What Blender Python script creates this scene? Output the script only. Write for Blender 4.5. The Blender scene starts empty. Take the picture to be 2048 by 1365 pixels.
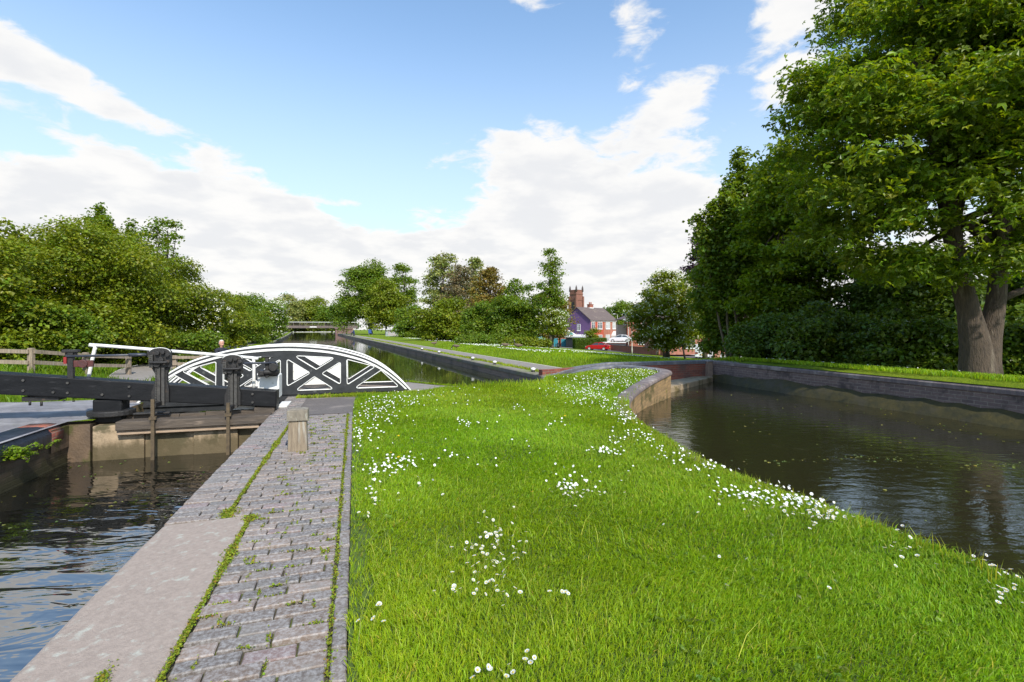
import bpy, bmesh, math, random
import numpy as np
from mathutils import Vector, Matrix, geometry

S = bpy.context.scene
# ------------------------------------------------------------------ camera
cam_d = bpy.data.cameras.new("camera")
cam = bpy.data.objects.new("camera", cam_d)
S.collection.objects.link(cam)
cam.location = (0, 0, 1.5)
cam.rotation_euler = (math.radians(90), 0, 0)
cam_d.sensor_width = 36.0
cam_d.lens = 36.0 * 1000 / 2048
cam_d.shift_y = -25.5 / 2048
cam_d.clip_start = 0.05
cam_d.clip_end = 3000
S.camera = cam
# ------------------------------------------------------------------ sun + sky
SUN_DIR = Vector((0.44, -0.90, 0.0)).normalized()
SUN_EL = math.radians(43)
sd = Vector((SUN_DIR.x * math.cos(SUN_EL), SUN_DIR.y * math.cos(SUN_EL), math.sin(SUN_EL)))
sun_l = bpy.data.lights.new("sun", 'SUN')
sun_l.energy = 4.2
sun_l.angle = math.radians(1.0)
sun_l.color = (1.0, 0.94, 0.84)
sun = bpy.data.objects.new("sun", sun_l)
sun.rotation_euler = sd.to_track_quat('Z', 'Y').to_euler()
sun.location = (20, -30, 40)
S.collection.objects.link(sun)

W = bpy.data.worlds.new("World")
S.world = W
W.use_nodes = True
wt = W.node_tree
wn, wl = wt.nodes, wt.links
wn.clear()


def nd(tree, typ, **kw):
    n = tree.nodes.new(typ)
    for k, v in kw.items():
        setattr(n, k, v)
    return n


def mth(tree, op, a, b=None, c=None, clamp=False):
    n = tree.nodes.new('ShaderNodeMath')
    n.operation = op
    n.use_clamp = clamp
    for i, v in enumerate((a, b, c)):
        if v is None:
            continue
        if isinstance(v, (int, float)):
            n.inputs[i].default_value = v
        else:
            tree.links.new(v, n.inputs[i])
    return n.outputs[0]


def maprange(tree, v, a, b, c=0.0, d=1.0, smooth=True):
    n = tree.nodes.new('ShaderNodeMapRange')
    n.interpolation_type = 'SMOOTHSTEP' if smooth else 'LINEAR'
    tree.links.new(v, n.inputs[0])
    for i, x in zip((1, 2, 3, 4), (a, b, c, d)):
        n.inputs[i].default_value = x
    return n.outputs[0]


def build_sky():
    t = wt
    out = nd(t, 'ShaderNodeOutputWorld')
    bg = nd(t, 'ShaderNodeBackground')
    bg.inputs['Strength'].default_value = 0.15
    sky = nd(t, 'ShaderNodeTexSky', sky_type='NISHITA')
    sky.sun_disc = False
    sky.sun_elevation = SUN_EL
    sky.sun_rotation = math.atan2(SUN_DIR.x, SUN_DIR.y)
    sky.altitude = 100
    sky.air_density = 1.0
    sky.dust_density = 0.6
    sky.ozone_density = 1.6
    tc = nd(t, 'ShaderNodeTexCoord')
    nrm = nd(t, 'ShaderNodeVectorMath', operation='NORMALIZE')
    wl.new(tc.outputs['Generated'], nrm.inputs[0])
    sep = nd(t, 'ShaderNodeSeparateXYZ')
    wl.new(nrm.outputs[0], sep.inputs[0])
    X, Y, Z = sep.outputs
    az = mth(t, 'ARCTAN2', X, Y)          # 0 = straight along the canal basin, + towards the trees
    el = mth(t, 'ARCSINE', Z)
    # warped cloud coordinates: flatter towards the horizon like a cloud deck
    inv = mth(t, 'DIVIDE', 1.0, mth(t, 'ADD', mth(t, 'MAXIMUM', Z, 0.0), 0.22))
    cx = mth(t, 'MULTIPLY', X, inv)
    cy = mth(t, 'MULTIPLY', Y, inv)
    cz = mth(t, 'MULTIPLY', Z, 2.2)
    comb = nd(t, 'ShaderNodeCombineXYZ')
    for i, s in enumerate((cx, cy, cz)):
        wl.new(s, comb.inputs[i])
    n1 = nd(t, 'ShaderNodeTexNoise')
    n1.inputs['Scale'].default_value = 3.1
    n1.inputs['Detail'].default_value = 12
    n1.inputs['Roughness'].default_value = 0.56
    n1.inputs['Distortion'].default_value = 0.25
    wl.new(comb.outputs[0], n1.inputs['Vector'])
    n2 = nd(t, 'ShaderNodeTexNoise')
    n2.inputs['Scale'].default_value = 9.0
    n2.inputs['Distortion'].default_value = 0.5
    n2.inputs['Detail'].default_value = 10
    n2.inputs['Roughness'].default_value = 0.6
    wl.new(comb.outputs[0], n2.inputs['Vector'])
    base = mth(t, 'SUBTRACT', n1.outputs['Fac'], 0.5)
    base = mth(t, 'MULTIPLY', base, 3.4)
    fine = mth(t, 'MULTIPLY', mth(t, 'SUBTRACT', n2.outputs['Fac'], 0.5), 2.3)
    dens = mth(t, 'ADD', base, fine)
    # more cloud low down, clear overhead
    low = maprange(t, el, 0.31, 0.07, -0.62, 0.9)
    dens = mth(t, 'ADD', dens, low)
    # individual cloud masses: (az, el, half width, half height, tilt, weight), world directions in degrees
    for (a, e, w, h, tilt, wt_) in [
            (-40, 19.0, 11, 2.9, -13, 1.6), (-29, 14.2, 7.5, 2.6, -20, 1.4), (-26, 11.0, 8.5, 2.6, -6, 1.5),
            (-43, 12, 9, 5, -18, 1.2), (-36, 13, 5, 2.2, -10, .8),
            (7, 17.5, 13, 5.6, -6, 1.75), (1, 12.0, 8, 3.4, 0, 1.2), (11, 11, 14, 5, 0, 1.2), (-24, 7.5, 16, 3.0, 0, 1.0),
            (14.0, 30.0, 4.2, 5.0, 20, 1.5), (2, 34.2, 4.2, 2.4, 0, 1.4), (30.0, 29.5, 5.0, 8, -25, 1.7), (26, 21, 6, 1.0, 25, .35), (24, 13, 6, 2.5, 0, .7),
            (18.5, 23.5, 6.0, 2.0, 28, 1.15), (22, 19, 7.0, 2.2, 10, .45), (0, 19.5, 5, 3.5, 0, .9), (26, 17, 6, 3.5, 0, -.75), (19, 15, 5, 1.2, 0, .6),
            (-18, 13.3, 2.2, .55, 0, 1.0), (-23.5, 13, 1.5, .6, 0, .9), (-46, 22, 4, 1.5, -10, 1.0), (-15, 10, 2.5, .7, 0, .8),
            (-12, 27, 22, 9, 0, -.85), (6, 25, 6, 2.5, 0, -.6), (23, 24.5, 2.0, 4, 0, -.35), (-6, 14, 3.5, 2.8, 0, -.6), (18, 17, 3, 1, 0, -.3),
            (-60, 34, 30, 12, 0, -.5), (-36, 16.4, 10, 1.3, -16, -1.5), (-46, 15.2, 4, 1.2, -8, -1.2), (-17, 12.2, 4, 1.6, -10, -.7), (-33, 21.5, 9, 1.6, -14, -.9)]:
        a, e, w, h, tl = map(math.radians, (a, e, w, h, tilt))
        da = mth(t, 'SUBTRACT', az, a)
        de = mth(t, 'SUBTRACT', el, e)
        u = mth(t, 'ADD', mth(t, 'MULTIPLY', da, math.cos(tl) / w), mth(t, 'MULTIPLY', de, math.sin(tl) / w))
        v = mth(t, 'ADD', mth(t, 'MULTIPLY', de, math.cos(tl) / h), mth(t, 'MULTIPLY', da, -math.sin(tl) / h))
        r2 = mth(t, 'ADD', mth(t, 'MULTIPLY', u, u), mth(t, 'MULTIPLY', v, v))
        g = mth(t, 'EXPONENT', mth(t, 'MULTIPLY', r2, -0.9))
        dens = mth(t, 'MULTIPLY_ADD', g, wt_, dens)
    fac = maprange(t, dens, 0.05, 0.75, 0.0, 0.97)
    core = maprange(t, dens, 0.30, 1.5)
    n3 = nd(t, 'ShaderNodeTexNoise')
    n3.inputs['Scale'].default_value = 4.3
    n3.inputs['Detail'].default_value = 6
    wl.new(comb.outputs[0], n3.inputs['Vector'])
    shade = mth(t, 'MULTIPLY', core, maprange(t, n3.outputs['Fac'], 0.38, 0.62))
    cc = nd(t, 'ShaderNodeMix', data_type='RGBA')
    cc.inputs['A'].default_value = (5.15, 5.08, 4.97, 1)
    cc.inputs['B'].default_value = (4.4, 4.43, 4.52, 1)
    wl.new(shade, cc.inputs['Factor'])
    # thin milky veil lifts the blue towards the horizon
    veil = nd(t, 'ShaderNodeMix', data_type='RGBA')
    wl.new(maprange(t, el, 0.60, 0.06, 0.0, 0.72), veil.inputs['Factor'])
    tint = nd(t, 'ShaderNodeMix', data_type='RGBA', blend_type='MULTIPLY')
    tint.inputs['Factor'].default_value = 1.0
    tint.inputs['B'].default_value = SKY_TINT
    wl.new(sky.outputs[0], tint.inputs['A'])
    wl.new(tint.outputs['Result'], veil.inputs['A'])
    veil.inputs['B'].default_value = (3.75, 4.2, 4.65, 1)
    mix = nd(t, 'ShaderNodeMix', data_type='RGBA')
    wl.new(fac, mix.inputs['Factor'])
    wl.new(veil.outputs['Result'], mix.inputs['A'])
    wl.new(cc.outputs['Result'], mix.inputs['B'])
    wl.new(mix.outputs['Result'], bg.inputs['Color'])
    wl.new(bg.outputs[0], out.inputs[0])


SKY_TINT = (1.42, 1.5, 1.45, 1)
build_sky()

vs = S.view_settings
S.display_settings.display_device = 'sRGB'
vs.view_transform = 'Standard'
vs.look = 'None'
vs.exposure = 0.38
vs.gamma = 1.0
vs.use_curve_mapping = False
S.render.engine = 'CYCLES'
cy_ = S.cycles
cy_.use_denoising = True
cy_.max_bounces = 7
cy_.diffuse_bounces = 3
cy_.glossy_bounces = 3
cy_.transmission_bounces = 4
cy_.transparent_max_bounces = 6
cy_.caustics_reflective = False
cy_.caustics_refractive = False
cy_.sample_clamp_indirect = 6

# ------------------------------------------------------------------ object helpers
COL = S.collection
TH = math.atan2(0.3, 0.954)          # the lock's axis: local x runs across it, local y along it
CT, ST = math.cos(TH), math.sin(TH)


def LW(v, u, z=0.0):
    return (v * CT - u * ST, v * ST + u * CT, z)


def WL(x, y):
    return (x * CT + y * ST, -x * ST + y * CT)


def tag(o, label=None, cat=None, group=None, kind=None):
    if label:
        o['label'] = label
    if cat:
        o['category'] = cat
    if group:
        o['group'] = group
    if kind:
        o['kind'] = kind
    return o


def thing(name, label, cat, loc=(0, 0, 0), rz=0.0, group=None):
    o = bpy.data.objects.new(name, None)
    o.empty_display_size = 0.2
    COL.objects.link(o)
    o.location = loc
    o.rotation_euler = (0, 0, rz)
    return tag(o, label, cat, group)


class MB:
    """collects faces of one mesh, with per-corner UVs in metres"""

    def __init__(s):
        s.v, s.f, s.m, s.uv, s.sm = [], [], [], [], []

    def face(s, pts, mi=0, uv=None, smooth=False):
        i = len(s.v)
        s.v.extend([tuple(p) for p in pts])
        s.f.append(list(range(i, i + len(pts))))
        s.m.append(mi)
        s.uv.append(uv)
        s.sm.append(smooth)

    def idx(s, pts):
        i = len(s.v)
        s.v.extend([tuple(p) for p in pts])
        return list(range(i, i + len(pts)))

    def fi(s, ids, mi=0, smooth=False, uv=None):
        s.f.append(list(ids))
        s.m.append(mi)
        s.uv.append(uv)
        s.sm.append(smooth)

    def hexa(s, c, mi=0):
        i = s.idx(c)   # 4 bottom ccw, 4 top ccw
        for q in ((3, 2, 1, 0), (4, 5, 6, 7), (0, 1, 5, 4), (1, 2, 6, 5), (2, 3, 7, 6), (3, 0, 4, 7)):
            s.fi([i[k] for k in q], mi)

    def box(s, x0, x1, y0, y1, z0, z1, mi=0, mat=None):
        c = [(x0, y0, z0), (x1, y0, z0), (x1, y1, z0), (x0, y1, z0), (x0, y0, z1), (x1, y0, z1), (x1, y1, z1), (x0, y1, z1)]
        if mat is not None:
            c = [tuple(mat @ Vector(p)) for p in c]
        s.hexa(c, mi)

    def prism(s, poly, y0, y1, mi=0, axis='y'):
        """poly in (x,z) extruded along y, or (x,y) extruded along z"""
        n = len(poly)
        if axis == 'y':
            a = s.idx([(p[0], y0, p[1]) for p in poly])
            b = s.idx([(p[0], y1, p[1]) for p in poly])
        elif axis == 'x':
            a = s.idx([(y0, p[0], p[1]) for p in poly])
            b = s.idx([(y1, p[0], p[1]) for p in poly])
        else:
            a = s.idx([(p[0], p[1], y0) for p in poly])
            b = s.idx([(p[0], p[1], y1) for p in poly])
        s.fi(a[::-1], mi)
        s.fi(b, mi)
        for k in range(n):
            s.fi([a[k], a[(k + 1) % n], b[(k + 1) % n], b[k]], mi)

    def tube(s, path, r, n=8, mi=0, cap=True, smooth=True, closed=False):
        P = [Vector(p) for p in path]
        R = r if isinstance(r, (list, tuple)) else [r] * len(P)
        rings = []
        N = None
        for k, p in enumerate(P):
            if closed:
                t = P[(k + 1) % len(P)] - P[k - 1]
            else:
                t = P[min(k + 1, len(P) - 1)] - P[max(k - 1, 0)]
            if t.length < 1e-9:
                t = Vector((0, 0, 1))
            t.normalize()
            if N is None:
                N = t.orthogonal().normalized()
            else:
                N = (N - t * N.dot(t))
                N = N.normalized() if N.length > 1e-6 else t.orthogonal().normalized()
            B = t.cross(N)
            rings.append(s.idx([p + (N * math.cos(2 * math.pi * j / n) + B * math.sin(2 * math.pi * j / n)) * R[k] for j in range(n)]))
        m = len(rings)
        for k in range(m if closed else m - 1):
            a, b = rings[k], rings[(k + 1) % m]
            for j in range(n):
                s.fi([a[j], a[(j + 1) % n], b[(j + 1) % n], b[j]], mi, smooth)
        if cap and not closed:
            s.fi(rings[0][::-1], mi)
            s.fi(rings[-1], mi)

    def cyl(s, a, b, r, n=12, mi=0, r2=None):
        s.tube([a, b], [r, r if r2 is None else r2], n, mi)

    def ball(s, c, rx, ry, rz, n=10, mi=0):
        c = Vector(c)
        rings = []
        for i in range(1, n // 2 + 1):
            ph = math.pi * i / (n // 2 + 1)
            rings.append(s.idx([c + Vector((rx * math.sin(ph) * math.cos(2 * math.pi * j / n), ry * math.sin(ph) * math.sin(2 * math.pi * j / n), rz * math.cos(ph))) for j in range(n)]))
        top = s.idx([c + Vector((0, 0, rz))])[0]
        bot = s.idx([c - Vector((0, 0, rz))])[0]
        for j in range(n):
            s.fi([top, rings[0][j], rings[0][(j + 1) % n]], mi, True)
            s.fi([bot, rings[-1][(j + 1) % n], rings[-1][j]], mi, True)
        for a, b in zip(rings, rings[1:]):
            for j in range(n):
                s.fi([a[j], b[j], b[(j + 1) % n], a[(j + 1) % n]], mi, True)

    def sweep(s, path, prof, mi=0, zs=None, close=False, smooth=False, zfun=None, caps=True):
        """path: list of (x,y); prof: list of (offset to the left of travel, z). UV = (metres along, metres round)."""
        P = [Vector((p[0], p[1])) for p in path]
        n = len(P)
        acc = [0.0]
        for k in range(1, n):
            acc.append(acc[-1] + (P[k] - P[k - 1]).length)
        pl = [0.0]
        for k in range(1, len(prof)):
            pl.append(pl[-1] + math.dist(prof[k], prof[k - 1]))
        rings = []
        for k in range(n):
            a = P[max(k - 1, 0)]
            b = P[min(k + 1, n - 1)]
            t = (b - a).normalized()
            nr = Vector((-t.y, t.x))
            m = 1.0
            if 0 < k < n - 1:
                t1 = (P[k] - a).normalized()
                m = 1.0 / max(0.5, t1.dot(t))
            dz = zs[k] if zs else 0.0
            rings.append([(P[k].x + nr.x * o * m, P[k].y + nr.y * o * m, z + dz) for (o, z) in prof])
        np_ = len(prof)
        rng = range(np_ if close else np_ - 1)
        R = [s.idx(r) for r in rings]
        for k in range(n - 1):
            for j in rng:
                j2 = (j + 1) % np_
                v0, v1 = pl[j], (pl[j2] if j2 else pl[j] + .1)
                s.fi([R[k][j], R[k][j2], R[k + 1][j2], R[k + 1][j]][::-1], mi, smooth,
                     [(acc[k], v0), (acc[k], v1), (acc[k + 1], v1), (acc[k + 1], v0)][::-1])
        if caps:
            s.fi(R[0], mi)
            s.fi(R[-1][::-1], mi)

    def build(s, name, mats, parent=None, bevel=0.0, loc=None, rz=None):
        me = bpy.data.meshes.new(name)
        me.from_pydata(s.v, [], s.f)
        if not isinstance(mats, (list, tuple)):
            mats = [mats]
        for m in mats:
            me.materials.append(m)
        me.polygons.foreach_set('material_index', s.m)
        me.polygons.foreach_set('use_smooth', s.sm)
        if any(u is not None for u in s.uv):
            ul = me.uv_layers.new(name='UVMap')
            flat = []
            for f, u in zip(s.f, s.uv):
                if u is None:
                    # fall back on a planar map in metres
                    for vi in f:
                        p = s.v[vi]
                        flat.extend((p[0] + p[1], p[2]))
                else:
                    for q in u:
                        flat.extend(q)
            ul.data.foreach_set('uv', flat)
        me.update()
        o = bpy.data.objects.new(name, me)
        COL.objects.link(o)
        if parent:
            o.parent = parent
        if loc:
            o.location = loc
        if rz is not None:
            o.rotation_euler = (0, 0, rz)
        if bevel:
            b = o.modifiers.new('bevel', 'BEVEL')
            b.width = bevel
            b.segments = 2
            b.limit_method = 'ANGLE'
            b.angle_limit = math.radians(40)
        return o


def np_mesh(name, V, F, mat, parent=None, tint=None, smooth=False, mids=None):
    me = bpy.data.meshes.new(name)
    V = np.asarray(V, dtype=np.float32)
    F = np.asarray(F, dtype=np.int32)
    k = F.shape[1]
    me.vertices.add(len(V))
    me.vertices.foreach_set('co', V.ravel())
    me.loops.add(F.size)
    me.loops.foreach_set('vertex_index', F.ravel())
    me.polygons.add(len(F))
    me.polygons.foreach_set('loop_start', np.arange(0, F.size, k, dtype=np.int32))
    try:
        me.polygons.foreach_set('loop_total', np.full(len(F), k, dtype=np.int32))
    except Exception:
        pass
    for m in (mat if isinstance(mat, (list, tuple)) else [mat]):
        me.materials.append(m)
    if mids is not None:
        me.polygons.foreach_set('material_index', np.asarray(mids, dtype=np.int32))
    me.polygons.foreach_set('use_smooth', np.full(len(F), smooth, dtype=bool))
    if tint is not None:
        at = me.attributes.new('tint', 'FLOAT_COLOR', 'POINT')
        t4 = np.ones((len(V), 4), dtype=np.float32)
        t4[:, :3] = tint
        at.data.foreach_set('color', t4.ravel())
    me.update(calc_edges=True)
    o = bpy.data.objects.new(name, me)
    COL.objects.link(o)
    if parent:
        o.parent = parent
    return o


# ------------------------------------------------------------------ materials
def new_mat(name):
    m = bpy.data.materials.new(name)
    m.use_nodes = True
    t = m.node_tree
    b = t.nodes['Principled BSDF']
    return m, t, b


def noise(t, vec, scale, detail=5, rough=.55, dist=0.0):
    n = t.nodes.new('ShaderNodeTexNoise')
    n.inputs['Scale'].default_value = scale
    n.inputs['Detail'].default_value = detail
    n.inputs['Roughness'].default_value = rough
    n.inputs['Distortion'].default_value = dist
    if vec is not None:
        t.links.new(vec, n.inputs['Vector'])
    return n.outputs['Fac']


def rgbmix(t, fac, a, b, blend='MIX'):
    n = t.nodes.new('ShaderNodeMix')
    n.data_type = 'RGBA'
    n.blend_type = blend
    for key, v in (('Factor', fac), ('A', a), ('B', b)):
        if isinstance(v, (int, float)):
            n.inputs[key].default_value = v
        elif isinstance(v, tuple):
            n.inputs[key].default_value = v if len(v) == 4 else (*v, 1)
        else:
            t.links.new(v, n.inputs[key])
    return n.outputs['Result']


def bump(t, b, h, strength=.3, dist=.02):
    n = t.nodes.new('ShaderNodeBump')
    n.inputs['Strength'].default_value = strength
    n.inputs['Distance'].default_value = dist
    t.links.new(h, n.inputs['Height'])
    t.links.new(n.outputs[0], b.inputs['Normal'])
    return n


def coord(t, kind='Object', scale=None):
    n = t.nodes.new('ShaderNodeTexCoord')
    o = n.outputs[kind]
    if scale:
        m = t.nodes.new('ShaderNodeMapping')
        m.inputs['Scale'].default_value = scale
        t.links.new(o, m.inputs['Vector'])
        o = m.outputs[0]
    return o


def pm(name, c1, c2=None, scale=6, rough=.7, bmp=.2, bscale=None, metal=0.0, stretch=None, spec=.5, c3=None, c3scale=2.0, c3lo=.55, c3hi=.7, dist=.02):
    m, t, b = new_mat(name)
    v = coord(t, 'Object', stretch)
    c2 = c2 or tuple(x * .75 for x in c1)
    f = noise(t, v, scale)
    f = maprange(t, f, .3, .7, smooth=False)
    col = rgbmix(t, f, c1, c2)
    if c3:
        col = rgbmix(t, maprange(t, noise(t, v, c3scale, 6, .6), c3lo, c3hi), col, c3)
    t.links.new(col, b.inputs['Base Color'])
    b.inputs['Roughness'].default_value = rough
    b.inputs['Metallic'].default_value = metal
    b.inputs['Specular IOR Level'].default_value = spec
    if bmp:
        bump(t, b, noise(t, v, bscale or scale * 4, 6, .6), bmp, dist)
    return m


def brick(name, c1, c2, mortar, bw=.23, bh=.075, gap=.01, kind='UV', rough=.8, grime=None, gscale=1.2, glo=.5, ghi=.7, off=.5, moss=None, mosslo=.55, bmp=.5, zgrad=None, stretch=None):
    m, t, b = new_mat(name)
    v = coord(t, kind, stretch)
    n = t.nodes.new('ShaderNodeTexBrick')
    n.offset = off
    n.inputs['Scale'].default_value = 1.0
    n.inputs['Brick Width'].default_value = bw
    n.inputs['Row Height'].default_value = bh
    n.inputs['Mortar Size'].default_value = gap
    n.inputs['Mortar Smooth'].default_value = .3
    n.inputs['Bias'].default_value = 0.0
    n.inputs['Color1'].default_value = (*c1, 1)
    n.inputs['Color2'].default_value = (*c2, 1)
    n.inputs['Mortar'].default_value = (*mortar, 1)
    # slightly wavy courses
    dv = t.nodes.new('ShaderNodeTexNoise')
    dv.inputs['Scale'].default_value = 2.0
    t.links.new(v, dv.inputs['Vector'])
    ad = t.nodes.new('ShaderNodeVectorMath')
    ad.operation = 'MULTIPLY_ADD'
    t.links.new(dv.outputs['Color'], ad.inputs[0])
    ad.inputs[1].default_value = (.02, .02, .0)
    t.links.new(v, ad.inputs[2])
    t.links.new(ad.outputs[0], n.inputs['Vector'])
    ob = coord(t, 'Object')
    col = rgbmix(t, maprange(t, noise(t, ob, 14, 4), .3, .7, .0, .5), n.outputs['Color'], tuple(x * .55 for x in c1))
    if grime:
        col = rgbmix(t, maprange(t, noise(t, ob, gscale, 7, .62), glo, ghi), col, grime)
    if moss:
        col = rgbmix(t, maprange(t, noise(t, ob, 3.0, 7, .65), mosslo, mosslo + .12), col, moss)
    t.links.new(col, b.inputs['Base Color'])
    b.inputs['Roughness'].default_value = rough
    h = mth(t, 'ADD', mth(t, 'MULTIPLY', n.outputs['Fac'], -1.0), mth(t, 'MULTIPLY', noise(t, ob, 40, 5), .5))
    bump(t, b, h, bmp, .012)
    return m


def leaf_mat(name, base, trans=None, rough=.45, tf=.35, vary=.35):
    m, t, b = new_mat(name)
    at = t.nodes.new('ShaderNodeAttribute')
    at.attribute_name = 'tint'
    col = rgbmix(t, 1.0, base, at.outputs['Color'], 'MULTIPLY')
    t.links.new(col, b.inputs['Base Color'])
    b.inputs['Roughness'].default_value = rough
    b.inputs['Specular IOR Level'].default_value = .35
    tr = t.nodes.new('ShaderNodeBsdfTranslucent')
    tc = rgbmix(t, 1.0, trans or tuple(min(1, x * y) for x, y in zip(base, (1.5, 1.35, .6))), at.outputs['Color'], 'MULTIPLY')
    t.links.new(tc, tr.inputs['Color'])
    mx = t.nodes.new('ShaderNodeMixShader')
    mx.inputs[0].default_value = tf
    t.links.new(b.outputs[0], mx.inputs[1])
    t.links.new(tr.outputs[0], mx.inputs[2])
    t.links.new(mx.outputs[0], t.nodes['Material Output'].inputs['Surface'])
    return m


def attr_mat(name, base, rough=.7, bmp=.25, bscale=60, spec=.4, c3=None, c3scale=3, c3lo=.55, c3hi=.65):
    m, t, b = new_mat(name)
    at = t.nodes.new('ShaderNodeAttribute')
    at.attribute_name = 'tint'
    ob = coord(t, 'Object')
    col = rgbmix(t, 1.0, base, at.outputs['Color'], 'MULTIPLY')
    col = rgbmix(t, maprange(t, noise(t, ob, 45, 5, .7), .35, .7, 0, .45), col, tuple(x * .5 for x in base))
    if c3:
        col = rgbmix(t, maprange(t, noise(t, ob, c3scale, 8, .68), c3lo, c3hi), col, c3)
    t.links.new(col, b.inputs['Base Color'])
    b.inputs['Roughness'].default_value = rough
    b.inputs['Specular IOR Level'].default_value = spec
    bump(t, b, noise(t, ob, bscale, 6, .65), bmp, .006)
    return m


def water_mat(name, col, scale, strength, stretch=(1, 1, 1), rot=0.0, rough=.03, detail=3, scum=None, dist=.03, big=None, ior=1.4):
    m, t, b = new_mat(name)
    n = t.nodes.new('ShaderNodeTexCoord')
    mp = t.nodes.new('ShaderNodeMapping')
    mp.inputs['Scale'].default_value = stretch
    mp.inputs['Rotation'].default_value = (0, 0, rot)
    t.links.new(n.outputs['Object'], mp.inputs['Vector'])
    v = mp.outputs[0]
    b.inputs['Base Color'].default_value = (*col, 1)
    if scum:
        f = maprange(t, noise(t, v, scum[1], 8, .7, .6), scum[2], scum[3])
        t.links.new(rgbmix(t, f, col, scum[0]), b.inputs['Base Color'])
        t.links.new(mth(t, 'ADD', mth(t, 'MULTIPLY', f, .2), rough), b.inputs['Roughness'])
    else:
        b.inputs['Roughness'].default_value = rough
    b.inputs['IOR'].default_value = ior
    h = noise(t, v, scale, detail, .5, .4)
    if big:
        h = mth(t, 'ADD', h, mth(t, 'MULTIPLY', noise(t, v, big[0], 2, .4, .3), big[1]))
    bump(t, b, h, strength, dist)
    return m


M = {}
M['black_paint'] = pm('black_paint', (.004, .0045, .0055), (.010, .0105, .012), 5, .5, .25, 30, spec=.25, c3=(.035, .035, .037), c3scale=3.5, c3lo=.60, c3hi=.75, stretch=(1, 3, 4))
M['black_iron'] = pm('black_iron', (.009, .009, .0095), (.02, .018, .017), 20, .6, .35, 60, c3=(.075, .05, .035), c3scale=6, c3lo=.6, c3hi=.75)
M['bridge_black'] = pm('bridge_black', (.016, .018, .020), (.034, .036, .039), 8, .45, .2, 50, c3=(.12, .125, .12), c3scale=5, c3lo=.62, c3hi=.78)
M['white_paint'] = pm('white_paint', (.80, .80, .78), (.68, .68, .65), 6, .45, .1, 40, c3=(.40, .37, .31), c3scale=9, c3lo=.58, c3hi=.76)
M['red_paint'] = pm('red_paint', (.30, .02, .02), (.2, .015, .015), 9, .5, .1)
M['old_wood'] = pm('old_wood', (.34, .27, .20), (.17, .135, .10), 7, .85, .5, 22, stretch=(4, 4, .5), c3=(.40, .38, .33), c3scale=5, c3lo=.55, c3hi=.75)
M['post_wood'] = pm('post_wood', (.31, .25, .175), (.17, .13, .09), 9, .85, .6, 30, stretch=(4, 4, .4), c3=(.46, .45, .40), c3scale=4, c3lo=.52, c3hi=.75)
M['wet_wood'] = pm('wet_wood', (.11, .085, .062), (.05, .04, .032), 6, .7, .5, 24, stretch=(.5, 4, 5), c3=(.26, .20, .15), c3scale=5, c3lo=.58, c3hi=.75)
M['pale_wood'] = pm('pale_wood', (.44, .33, .23), (.26, .18, .12), 6, .8, .4, 22, stretch=(.5, 4, 4))
M['rust'] = pm('rust', (.12, .085, .045), (.06, .045, .028), 12, .8, .4)
M['sill_concrete'] = pm('sill_concrete', (.46, .35, .23), (.30, .22, .135), 5, .85, .45, 28, c3=(.095, .08, .04), c3scale=2.0, c3lo=.48, c3hi=.60)


def waterline(m, z0, z1, col):
    """wet algae and silt band on a wall standing in the water, ragged along its top"""
    t = m.node_tree
    b = t.nodes['Principled BSDF']
    src = b.inputs['Base Color'].links[0].from_socket
    o = coord(t, 'Object')
    sp = t.nodes.new('ShaderNodeSeparateXYZ')
    t.links.new(o, sp.inputs[0])
    mp = t.nodes.new('ShaderNodeMapping')
    mp.inputs['Scale'].default_value = (1, 1, .35)
    t.links.new(o, mp.inputs['Vector'])
    zz = mth(t, 'ADD', sp.outputs[2], mth(t, 'MULTIPLY', mth(t, 'SUBTRACT', noise(t, mp.outputs[0], 4.5, 8, .7), .5), .55))
    t.links.new(rgbmix(t, maprange(t, zz, z1, z0, 0, .88), src, col), b.inputs['Base Color'])


waterline(M['sill_concrete'], -.46, -.26, (.085, .065, .03))
M['stone_slab'] = pm('stone_slab', (.35, .285, .24), (.265, .215, .18), 38, .85, .8, 130, c3=(.40, .40, .345), c3scale=13, c3lo=.55, c3hi=.72, dist=.006)
M['tarmac'] = pm('tarmac', (.15, .13, .12), (.10, .088, .082), 26, .85, .45, 120, c3=(.21, .18, .16), c3scale=1.6, c3lo=.5, c3hi=.7)
M['path_soil'] = pm('path_soil', (.075, .058, .038), (.05, .052, .018), 22, .95, .5, 80, c3=(.09, .12, .015), c3scale=5, c3lo=.5, c3hi=.62)
M['towpath'] = pm('towpath', (.27, .24, .21), (.19, .17, .15), 4, .9, .3, 40, c3=(.12, .15, .04), c3scale=.8, c3lo=.6, c3hi=.75)
M['street'] = pm('street', (.13, .13, .135), (.10, .10, .105), 2, .85, .2, 30)
M['pavement'] = pm('pavement', (.30, .285, .27), (.24, .23, .22), 2, .9, .2, 20)
M['left_paving'] = brick('left_paving', (.27, .26, .28), (.19, .18, .195), (.14, .125, .10), .24, .115, .008, kind='Object', rough=.6, grime=(.36, .345, .345), gscale=1.0, glo=.45, ghi=.7, moss=(.11, .13, .03), mosslo=.66, bmp=.4)
M['chamber_brick'] = brick('chamber_brick', (.12, .085, .055), (.07, .05, .035), (.11, .09, .055), .23, .078, .01, rough=.6, grime=(.035, .028, .016), gscale=1.6, glo=.45, ghi=.6, moss=(.075, .075, .012), mosslo=.6, bmp=.6)
waterline(M['chamber_brick'], -.6, -.4, (.04, .038, .012))
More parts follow.
